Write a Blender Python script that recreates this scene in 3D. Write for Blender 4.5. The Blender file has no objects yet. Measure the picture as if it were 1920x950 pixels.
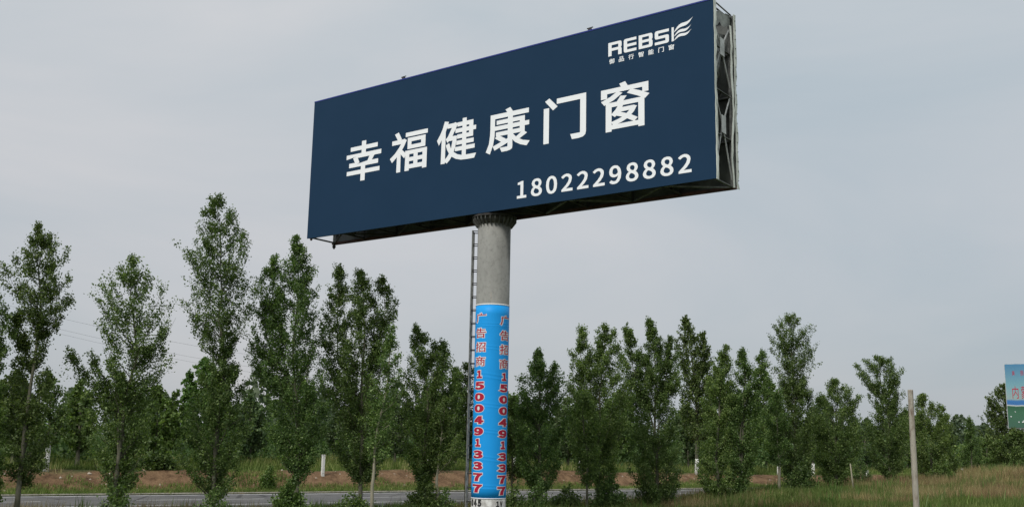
import bpy, bmesh, math, random, json
import numpy as np
from mathutils import Vector, Matrix
from mathutils.geometry import delaunay_2d_cdt

random.seed(7)
RNG = np.random.default_rng(11)
SC = bpy.context.scene
COL = SC.collection
R = math.radians

# ------------------------------------------------------------------ camera
EYE = 3.0                       # metres above the pole's foot
FPX = 1900.0                    # focal length in pixels of the 1920 px wide photograph
PITCH, ROLL = R(10.474), R(1.087)
_c, _s = math.cos(PITCH), math.sin(PITCH)
_cr, _sr = math.cos(ROLL), math.sin(ROLL)
FWD = Vector((0, _c, _s))
_U = Vector((0, -_s, _c))
RIGHT = Vector((1, 0, 0)) * _cr + _U * _sr
UP = Vector((-1, 0, 0)) * _sr + _U * _cr
cam_d = bpy.data.cameras.new('camera')
cam = bpy.data.objects.new('camera', cam_d)
COL.objects.link(cam)
M = Matrix((RIGHT, UP, -FWD)).transposed().to_4x4()
M.translation = (0, 0, EYE)
cam.matrix_world = M
cam_d.sensor_width = 36
cam_d.lens = 36 * FPX / 1920
cam_d.clip_end = 6000
SC.camera = cam

# ------------------------------------------------------------------ sky, sun, exposure
SUN_EL, SUN_AZ = R(48), R(212)      # azimuth from +Y clockwise: behind the camera, to its left
SC.view_settings.view_transform = 'Standard'
SC.view_settings.look = 'None'
SC.view_settings.gamma = 1
SC.view_settings.exposure = 0.6
w = bpy.data.worlds.new('World')
SC.world = w
w.use_nodes = True
nt = w.node_tree
nt.nodes.clear()
def N(t, k, **kw):
    n = t.nodes.new(k)
    for a, b in kw.items():
        setattr(n, a, b)
    return n
out = N(nt, 'ShaderNodeOutputWorld')
bg = N(nt, 'ShaderNodeBackground')
bg.inputs[1].default_value = 0.1
sky = N(nt, 'ShaderNodeTexSky', sky_type='NISHITA', sun_disc=False, sun_elevation=SUN_EL, sun_rotation=SUN_AZ)
sky.dust_density = 3.0
tc = N(nt, 'ShaderNodeTexCoord')
mp = N(nt, 'ShaderNodeMapping')
mp.inputs['Location'].default_value = (2.3, .4, 1.1)
mp.inputs['Scale'].default_value = (1.0, 1.0, 3.2)
n1 = N(nt, 'ShaderNodeTexNoise')
n1.inputs['Scale'].default_value = 1.7
n1.inputs['Detail'].default_value = 6
n1.inputs['Roughness'].default_value = 0.5
n1.inputs['Distortion'].default_value = 0.5
cr = N(nt, 'ShaderNodeValToRGB')
cr.color_ramp.elements[0].position = 0.3
cr.color_ramp.elements[0].color = (2.82, 3.28, 3.62, 1)
cr.color_ramp.elements[1].position = 0.72
cr.color_ramp.elements[1].color = (3.95, 4.02, 4.16, 1)
sep = N(nt, 'ShaderNodeSeparateXYZ')
hz = N(nt, 'ShaderNodeValToRGB')          # the cloud layer is a little duller and warmer towards the horizon
hz.color_ramp.elements[0].position = 0.0
hz.color_ramp.elements[0].color = (0.93, 0.91, 0.91, 1)
hz.color_ramp.elements[1].position = 0.45
hz.color_ramp.elements[1].color = (1.17, 1.15, 1.12, 1)
mul = N(nt, 'ShaderNodeMix', data_type='RGBA', blend_type='MULTIPLY')
mul.inputs[0].default_value = 1
mx = N(nt, 'ShaderNodeMix', data_type='RGBA')
mx.inputs[0].default_value = 0.9
L = nt.links.new
L(tc.outputs['Generated'], mp.inputs[0]); L(mp.outputs[0], n1.inputs['Vector'])
L(n1.outputs[0], cr.inputs[0]); L(tc.outputs['Generated'], sep.inputs[0]); L(sep.outputs[2], hz.inputs[0])
L(cr.outputs[0], mul.inputs[6]); L(hz.outputs[0], mul.inputs[7])
L(sky.outputs[0], mx.inputs[6]); L(mul.outputs[2], mx.inputs[7])
L(mx.outputs[2], bg.inputs[0]); L(bg.outputs[0], out.inputs[0])

sun_d = bpy.data.lights.new('sun', 'SUN')
sun_d.energy = 1.5
sun_d.angle = R(18)
sun_d.color = (1.0, 0.97, 0.92)
sun = bpy.data.objects.new('sun', sun_d)
COL.objects.link(sun)
_sd = Vector((math.sin(SUN_AZ) * math.cos(SUN_EL), math.cos(SUN_AZ) * math.cos(SUN_EL), math.sin(SUN_EL)))
sun.rotation_euler = _sd.to_track_quat('Z', 'Y').to_euler()
sun.location = (-20, -20, 40)

# ------------------------------------------------------------------ survey helpers (photo pixel -> point of the place)
def ray(px, py):
    a, b = (px - 960) / FPX, (475 - py) / FPX
    return FWD + RIGHT * a + UP * b
def horizon(px):
    return 826.45 + (px - 960) * math.tan(ROLL)
def on_plane(px, py, base):
    """point of the upright plane through base, square to the line of sight, that the pixel shows: (across, height)"""
    h = Vector((base[0], base[1], 0)); d0 = h.length
    n = h / d0
    r = ray(px, py)
    t = d0 / (r.x * n.x + r.y * n.y)
    p = r * t
    a = Vector((n.y, -n.x, 0))
    return p.dot(a), p.z + EYE
# road frame: s along the road, w across it (away from the camera)
EX, EY = math.cos(R(31)), math.sin(R(31))
def sw(x, y): return x * EX + y * EY, -x * EY + y * EX
def xy(s, w): return s * EX - w * EY, s * EY + w * EX
def stand(px, w):
    """ground position where the upright line seen at column px (at the horizon) stands in row w"""
    r = ray(px, horizon(px))
    k = w / (-r.x * EY + r.y * EX)
    return r.x * k, r.y * k
def sm(t):
    t = np.clip(t, 0, 1)
    return t * t * (3 - 2 * t)
def ground_z(x, y):
    x = np.asarray(x, float); y = np.asarray(y, float)
    s, w = x * EX + y * EY, -x * EY + y * EX
    r = np.hypot(x, y)
    z = 1.35 * (1 - sm((r - 4) / 14))
    rise = 0.75 * sm((s - 31) / 10) + 1.0 * sm((s - 42) / 22)
    z = z + rise * (1 - sm((w - 39.9) / 2.2)) * (r < 400)
    side = 1 - 0.35 * sm((s - 35) / 30)
    z = z + 0.12 * sm((w - 54.2) / 1.0) + 1.0 * side * sm((w - 55.4) / 2.8) + 0.5 * sm((w - 60) / 50)
    bump = 0.05 * np.sin(x * 0.9 + 1.3 * np.sin(y * 0.7)) * np.sin(y * 1.1 + 0.6) + 0.06 * np.sin(x * .31 + 2) * np.sin(y * .27 + x * .2)
    off = (np.abs(w - 48.1) > 6.6)
    z = z + bump * off * np.clip((np.abs(w - 48.1) - 6.6), 0, 1)
    return z
def gz(x, y): return float(ground_z(x, y))

# ------------------------------------------------------------------ object helpers
def tag(o, label=None, cat=None, group=None, kind=None):
    if label: o['label'] = label
    if cat: o['category'] = cat
    if group: o['group'] = group
    if kind: o['kind'] = kind
    return o
def thing(name, label, cat, loc=(0, 0, 0), rz=0, group=None):
    o = bpy.data.objects.new(name, None)
    o.empty_display_size = 0.3
    COL.objects.link(o)
    o.location = loc; o.rotation_euler = (0, 0, rz)
    return tag(o, label, cat, group)
def mesh_obj(name, V, F, mat, parent=None, smooth=False):
    me = bpy.data.meshes.new(name)
    me.from_pydata([tuple(v) for v in V], [], F)
    me.materials.append(mat)
    if smooth:
        me.polygons.foreach_set('use_smooth', [True] * len(me.polygons))
    me.update()
    o = bpy.data.objects.new(name, me)
    COL.objects.link(o)
    if parent: o.parent = parent
    return o
def fast_mesh(name, V, nper, mat, parent=None):
    """V: (n*nper,3) unshared polygon corners"""
    me = bpy.data.meshes.new(name)
    nv = len(V); nf = nv // nper
    me.vertices.add(nv); me.loops.add(nv); me.polygons.add(nf)
    me.vertices.foreach_set('co', np.asarray(V, np.float32).ravel())
    me.loops.foreach_set('vertex_index', np.arange(nv, dtype=np.int32))
    me.polygons.foreach_set('loop_start', np.arange(0, nv, nper, dtype=np.int32))
    me.update(calc_edges=True)
    me.materials.append(mat)
    o = bpy.data.objects.new(name, me)
    COL.objects.link(o)
    if parent: o.parent = parent
    return o
class MB:
    def __init__(s): s.V = []; s.F = []
    def add(s, V, F):
        k = len(s.V); s.V += [tuple(v) for v in V]; s.F += [[i + k for i in f] for f in F]; return s
    def box(s, x0, x1, y0, y1, z0, z1):
        return s.add([(x, y, z) for x in (x0, x1) for y in (y0, y1) for z in (z0, z1)],
                     [[0, 1, 3, 2], [4, 6, 7, 5], [0, 4, 5, 1], [2, 3, 7, 6], [0, 2, 6, 4], [1, 5, 7, 3]])
    def bar(s, a, b, wd, ht=None, up=(0, 0, 1)):
        ht = ht or wd
        a, b = Vector(a), Vector(b); d = (b - a).normalized(); up = Vector(up)
        if abs(d.dot(up)) > .98: up = Vector((1, 0, 0))
        p = d.cross(up).normalized(); q = p.cross(d).normalized()
        V = []
        for e in (a, b):
            for i, j in ((-1, -1), (1, -1), (1, 1), (-1, 1)):
                V.append(e + p * i * wd / 2 + q * j * ht / 2)
        return s.add(V, [[3, 2, 1, 0], [4, 5, 6, 7], [0, 1, 5, 4], [1, 2, 6, 5], [2, 3, 7, 6], [3, 0, 4, 7]])
    def angle(s, a, b, wd, th=.012, up=(0, 0, 1), flip=1):
        """steel angle section"""
        a, b = Vector(a), Vector(b); d = (b - a).normalized(); up = Vector(up)
        if abs(d.dot(up)) > .98: up = Vector((1, 0, 0))
        p = d.cross(up).normalized() * flip; q = p.cross(d).normalized() * flip
        prof = [(0, 0), (wd, 0), (wd, th), (th, th), (th, wd), (0, wd)]
        V = [e + p * (x - wd / 2) + q * (y - wd / 2) for e in (a, b) for x, y in prof]
        F = [[0, 1, 2, 3], [0, 3, 4, 5], [9, 8, 7, 6], [11, 10, 9, 6]] + [[i, 6 + i, 6 + (i + 1) % 6, (i + 1) % 6] for i in range(6)]
        return s.add(V, F)
    def tube(s, pts, rad, n=8, cap=True):
        pts = [Vector(p) for p in pts]; k = len(s.V)
        if not hasattr(rad, '__len__'): rad = [rad] * len(pts)
        for i, p in enumerate(pts):
            d = (pts[min(i + 1, len(pts) - 1)] - pts[max(i - 1, 0)]).normalized()
            u = Vector((1, 0, 0)) if abs(d.x) < .9 else Vector((0, 1, 0))
            a = d.cross(u).normalized(); b = d.cross(a)
            for j in range(n):
                t = 2 * math.pi * j / n
                s.V.append(tuple(p + (a * math.cos(t) + b * math.sin(t)) * rad[i]))
        for i in range(len(pts) - 1):
            for j in range(n):
                s.F.append([k + i * n + j, k + i * n + (j + 1) % n, k + (i + 1) * n + (j + 1) % n, k + (i + 1) * n + j])
        if cap:
            s.F.append([k + j for j in range(n)][::-1]); s.F.append([k + (len(pts) - 1) * n + j for j in range(n)])
        return s
    def build(s, name, mat, parent=None, smooth=False):
        return mesh_obj(name, s.V, s.F, mat, parent, smooth)

# ------------------------------------------------------------------ materials
def base_mat(name, rough=.8, spec=.3):
    m = bpy.data.materials.new(name); m.use_nodes = True
    t = m.node_tree; b = t.nodes['Principled BSDF']
    b.inputs['Roughness'].default_value = rough
    b.inputs['Specular IOR Level'].default_value = spec
    return m, t, b
def ramp(t, fac, stops, interp='LINEAR'):
    r = N(t, 'ShaderNodeValToRGB'); cr = r.color_ramp; cr.interpolation = interp
    while len(cr.elements) < len(stops): cr.elements.new(.5)
    for e, (p, c) in zip(cr.elements, stops):
        e.position = p; e.color = (*c, 1) if len(c) == 3 else c
    t.links.new(fac, r.inputs[0])
    return r.outputs[0]
def noise(t, scale, detail=4, rough=.55, coord='Object', stretch=None, dist=0):
    c = N(t, 'ShaderNodeTexCoord'); n = N(t, 'ShaderNodeTexNoise')
    n.inputs['Scale'].default_value = scale; n.inputs['Detail'].default_value = detail
    n.inputs['Roughness'].default_value = rough; n.inputs['Distortion'].default_value = dist
    src = c.outputs[coord]
    if stretch:
        m = N(t, 'ShaderNodeMapping'); m.inputs['Scale'].default_value = stretch
        t.links.new(src, m.inputs[0]); src = m.outputs[0]
    t.links.new(src, n.inputs['Vector'])
    return n.outputs[0]
def mixc(t, fac, a, b, mode='MIX'):
    m = N(t, 'ShaderNodeMix', data_type='RGBA', blend_type=mode)
    for i, v in ((0, fac), (6, a), (7, b)):
        if isinstance(v, (int, float)): m.inputs[i].default_value = v
        elif isinstance(v, tuple): m.inputs[i].default_value = (*v, 1)
        else: t.links.new(v, m.inputs[i])
    return m.outputs[2]
def mat_noise(name, c1, c2, scale=3, rough=.8, spec=.3, stretch=None, bump=0, lo=.35, hi=.65, metal=0, detail=5):
    m, t, b = base_mat(name, rough, spec)
    f = noise(t, scale, detail, .6, stretch=stretch)
    t.links.new(ramp(t, f, [(lo, c1), (hi, c2)]), b.inputs['Base Color'])
    b.inputs['Metallic'].default_value = metal
    if bump:
        bp = N(t, 'ShaderNodeBump'); bp.inputs['Strength'].default_value = bump; bp.inputs['Distance'].default_value = .02
        t.links.new(noise(t, scale * 5, 4, .6, stretch=stretch), bp.inputs['Height']); t.links.new(bp.outputs[0], b.inputs['Normal'])
    return m
def leaf_mat(name, dark, mid, light, trans=.25, rough=.5, spec=.35):
    m, t, b = base_mat(name, rough, spec)
    g = N(t, 'ShaderNodeNewGeometry'); oi = N(t, 'ShaderNodeObjectInfo')
    c = ramp(t, g.outputs['Random Per Island'], [(0, dark), (.5, mid), (.90, light), (1, tuple(min(1, v * 1.7) for v in light))])
    hv = N(t, 'ShaderNodeHueSaturation')
    mr = N(t, 'ShaderNodeMapRange'); mr.inputs['To Min'].default_value = .8; mr.inputs['To Max'].default_value = 1.2
    mh = N(t, 'ShaderNodeMapRange'); mh.inputs['To Min'].default_value = .485; mh.inputs['To Max'].default_value = .51
    wn = N(t, 'ShaderNodeMath', operation='FRACT'); w7 = N(t, 'ShaderNodeMath', operation='MULTIPLY'); w7.inputs[1].default_value = 7.3
    t.links.new(oi.outputs['Random'], w7.inputs[0]); t.links.new(w7.outputs[0], wn.inputs[0]); t.links.new(wn.outputs[0], mh.inputs['Value']); t.links.new(mh.outputs[0], hv.inputs['Hue'])
    t.links.new(oi.outputs['Random'], mr.inputs['Value']); t.links.new(mr.outputs[0], hv.inputs['Value'])
    nz = noise(t, .9, 3, .6)
    clump = ramp(t, nz, [(.3, (.72, .76, .72)), (.7, (1.22, 1.2, 1.1))])
    c2 = mixc(t, 1, c, clump, 'MULTIPLY')
    t.links.new(c2, hv.inputs['Color'])
    t.links.new(hv.outputs[0], b.inputs['Base Color'])
    tr = N(t, 'ShaderNodeBsdfTranslucent'); ms = N(t, 'ShaderNodeMixShader'); ms.inputs[0].default_value = trans
    t.links.new(mixc(t, 1, hv.outputs[0], (1.3, 1.5, .6), 'MULTIPLY'), tr.inputs[0])
    o = t.nodes['Material Output']
    t.links.new(b.outputs[0], ms.inputs[1]); t.links.new(tr.outputs[0], ms.inputs[2]); t.links.new(ms.outputs[0], o.inputs[0])
    return m
LEAF = leaf_mat('poplar leaves', (.070, .118, .038), (.106, .168, .050), (.185, .245, .09), .36)
LEAF_G = leaf_mat('fresh green leaves', (.062, .125, .03), (.10, .18, .045), (.17, .26, .085), .36)
LEAF_D = leaf_mat('dull far leaves', (.075, .115, .06), (.10, .15, .075), (.16, .20, .115), .36, spec=.15)
BARK = mat_noise('poplar bark', (.07, .07, .05), (.16, .15, .11), 6, .9, .2, (1, 1, .35), .6)
BARK_P = mat_noise('pale bark', (.26, .24, .17), (.36, .33, .25), 8, .9, .2, (1, 1, .3), .5)
LIME = mat_noise('whitewash', (.40, .38, .34), (.78, .78, .74), 9, .9, .2, (1, 1, .6), .3, .3, .5)
GRASS_G = leaf_mat('green grass blades', (.075, .125, .03), (.12, .175, .05), (.21, .25, .10), .3, .7, .15)
GRASS_T = leaf_mat('dry grass blades', (.24, .20, .10), (.35, .29, .155), (.48, .41, .25), .3, .8, .1)
GRASS_R = leaf_mat('reddish dry seed heads', (.20, .13, .09), (.28, .18, .12), (.38, .27, .18), .3, .8, .1)

# ------------------------------------------------------------------ ground, road
def grid(ss, ww, name, mat, dz=0, thick=False):
    S, W = np.meshgrid(ss, ww)
    X, Y = xy(S, W)
    Z = ground_z(X, Y) + dz
    n, m_ = S.shape
    V = np.stack([X, Y, Z], -1).reshape(-1, 3)
    F = [[i * m_ + j, i * m_ + j + 1, (i + 1) * m_ + j + 1, (i + 1) * m_ + j] for i in range(n - 1) for j in range(m_ - 1)]
    return mesh_obj(name, V, F, mat, smooth=True)
m, t, b = base_mat('ground', .95, .1)
c = N(t, 'ShaderNodeTexCoord')
dp = N(t, 'ShaderNodeVectorMath', operation='DOT_PRODUCT'); dp.inputs[1].default_value = (-EY, EX, 0)
t.links.new(c.outputs['Object'], dp.inputs[0])
wob = N(t, 'ShaderNodeMath', operation='MULTIPLY_ADD'); wob.inputs[1].default_value = 5.0; 
t.links.new(noise(t, .35, 5, .65), wob.inputs[0]); t.links.new(dp.outputs['Value'], wob.inputs[2])    # w + 5*noise (mean 2.5)
mr = N(t, 'ShaderNodeMapRange'); mr.inputs['From Min'].default_value = 50; mr.inputs['From Max'].default_value = 70
t.links.new(wob.outputs[0], mr.inputs['Value'])
dirtmask = ramp(t, mr.outputs[0], [(.335, (0, 0, 0)), (.37, (1, 1, 1)), (.52, (1, 1, 1)), (.56, (0, 0, 0))])
dirt = ramp(t, noise(t, 1.6, 8, .7), [(.3, (.08, .05, .03)), (.45, (.17, .105, .06)), (.6, (.26, .165, .095)), (.70, (.18, .115, .065)), (.76, (.11, .12, .05))])
gr = ramp(t, noise(t, .8, 7, .7), [(.3, (.05, .08, .025)), (.5, (.085, .115, .04)), (.66, (.14, .14, .065)), (.8, (.2, .15, .09))])
t.links.new(mixc(t, dirtmask, gr, dirt), b.inputs['Base Color'])
bp = N(t, 'ShaderNodeBump'); bp.inputs['Strength'].default_value = .8; bp.inputs['Distance'].default_value = .3
t.links.new(noise(t, 3.5, 8, .7), bp.inputs['Height']); t.links.new(bp.outputs[0], b.inputs['Normal'])
GROUND = m
far = [100, 130, 180, 260, 400, 700, 1200, 2500]
ss = sorted([-v for v in far] + list(np.arange(-80, 96, 1.0)) + far)
ww = sorted([-2500, -1000, -400, -150, -60, -30] + list(np.arange(-20, 41, 1.5)) + list(np.arange(41.2, 43.6, .4)) + list(np.arange(44, 53.6, 2)) +
            list(np.arange(53.6, 62, .4)) + list(np.arange(62.5, 95, 2.5)) + far)
tag(grid(ss, ww, 'ground', GROUND), kind='structure')

m, t, b = base_mat('asphalt', .85, .3)
a = ramp(t, noise(t, .35, 6, .6), [(.3, (.09, .09, .094)), (.7, (.17, .165, .155))])
a = mixc(t, .5, a, ramp(t, noise(t, 2.2, 8, .8, stretch=(1, 1, 1)), [(.35, (.07, .07, .072)), (.65, (.17, .165, .16))]))
vo = N(t, 'ShaderNodeTexVoronoi', feature='DISTANCE_TO_EDGE'); vo.inputs['Scale'].default_value = .22
vc = N(t, 'ShaderNodeTexCoord'); t.links.new(vc.outputs['Object'], vo.inputs['Vector'])
a = mixc(t, 1, a, ramp(t, vo.outputs['Distance'], [(0, (.5, .5, .5)), (.012, (.55, .55, .55)), (.02, (1, 1, 1))]), 'MULTIPLY')
t.links.new(a, b.inputs['Base Color'])
ASPH = m
def strip(name, w0, w1, s0, s1, dz, mat, step=4):
    S = np.arange(s0, s1 + .01, step)
    V, F = [], []
    for s in S:
        for w_ in (w0, w1):
            x, y = xy(s, w_); V.append((x, y, dz))
    for i in range(len(S) - 1): F.append([2 * i, 2 * i + 2, 2 * i + 3, 2 * i + 1])
    return V, F
V, F = strip('road', 42.4, 53.9, -220, 420, .02, ASPH)
tag(mesh_obj('road', V, F, ASPH), kind='structure')
PAINT = mat_noise('worn road paint', (.42, .42, .41), (.75, .74, .72), 1.6, .8, .3, None, 0, .35, .55)
mb = MB()
for w_, wd in ((53.3, .22), (42.95, .2), (45.9, .2)):
    V, F = strip('', w_ - wd / 2, w_ + wd / 2, -220, 420, .024, None); mb.add(V, F)
for s0 in np.arange(-200, 400, 10):
    V, F = strip('', 49.55, 49.68, s0, s0 + 6, .024, None, 3); mb.add(V, F)
# a hatched merge marking
for k in range(3):
    V, F = strip('', 50.5 + k * .45, 50.72 + k * .45, -11 + k * 3, -3 + k * 3, .0245, None, 2); mb.add(V, F)
tag(mb.build('road_markings', PAINT), kind='structure')
EDGE = mat_noise('gravel shoulder', (.17, .155, .13), (.30, .28, .24), 6, .95, .1)
V, F = strip('road_shoulder', 53.9, 54.25, -220, 420, .06, None); V = [(x, y, z if i % 2 == 0 else .1) for i, (x, y, z) in enumerate(V)]
V2, F2 = strip('', 42.05, 42.4, -220, 420, .03, None)
mb = MB(); mb.add(V, F); mb.add(V2, F2)
tag(mb.build('road_shoulder', EDGE), kind='structure')
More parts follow.
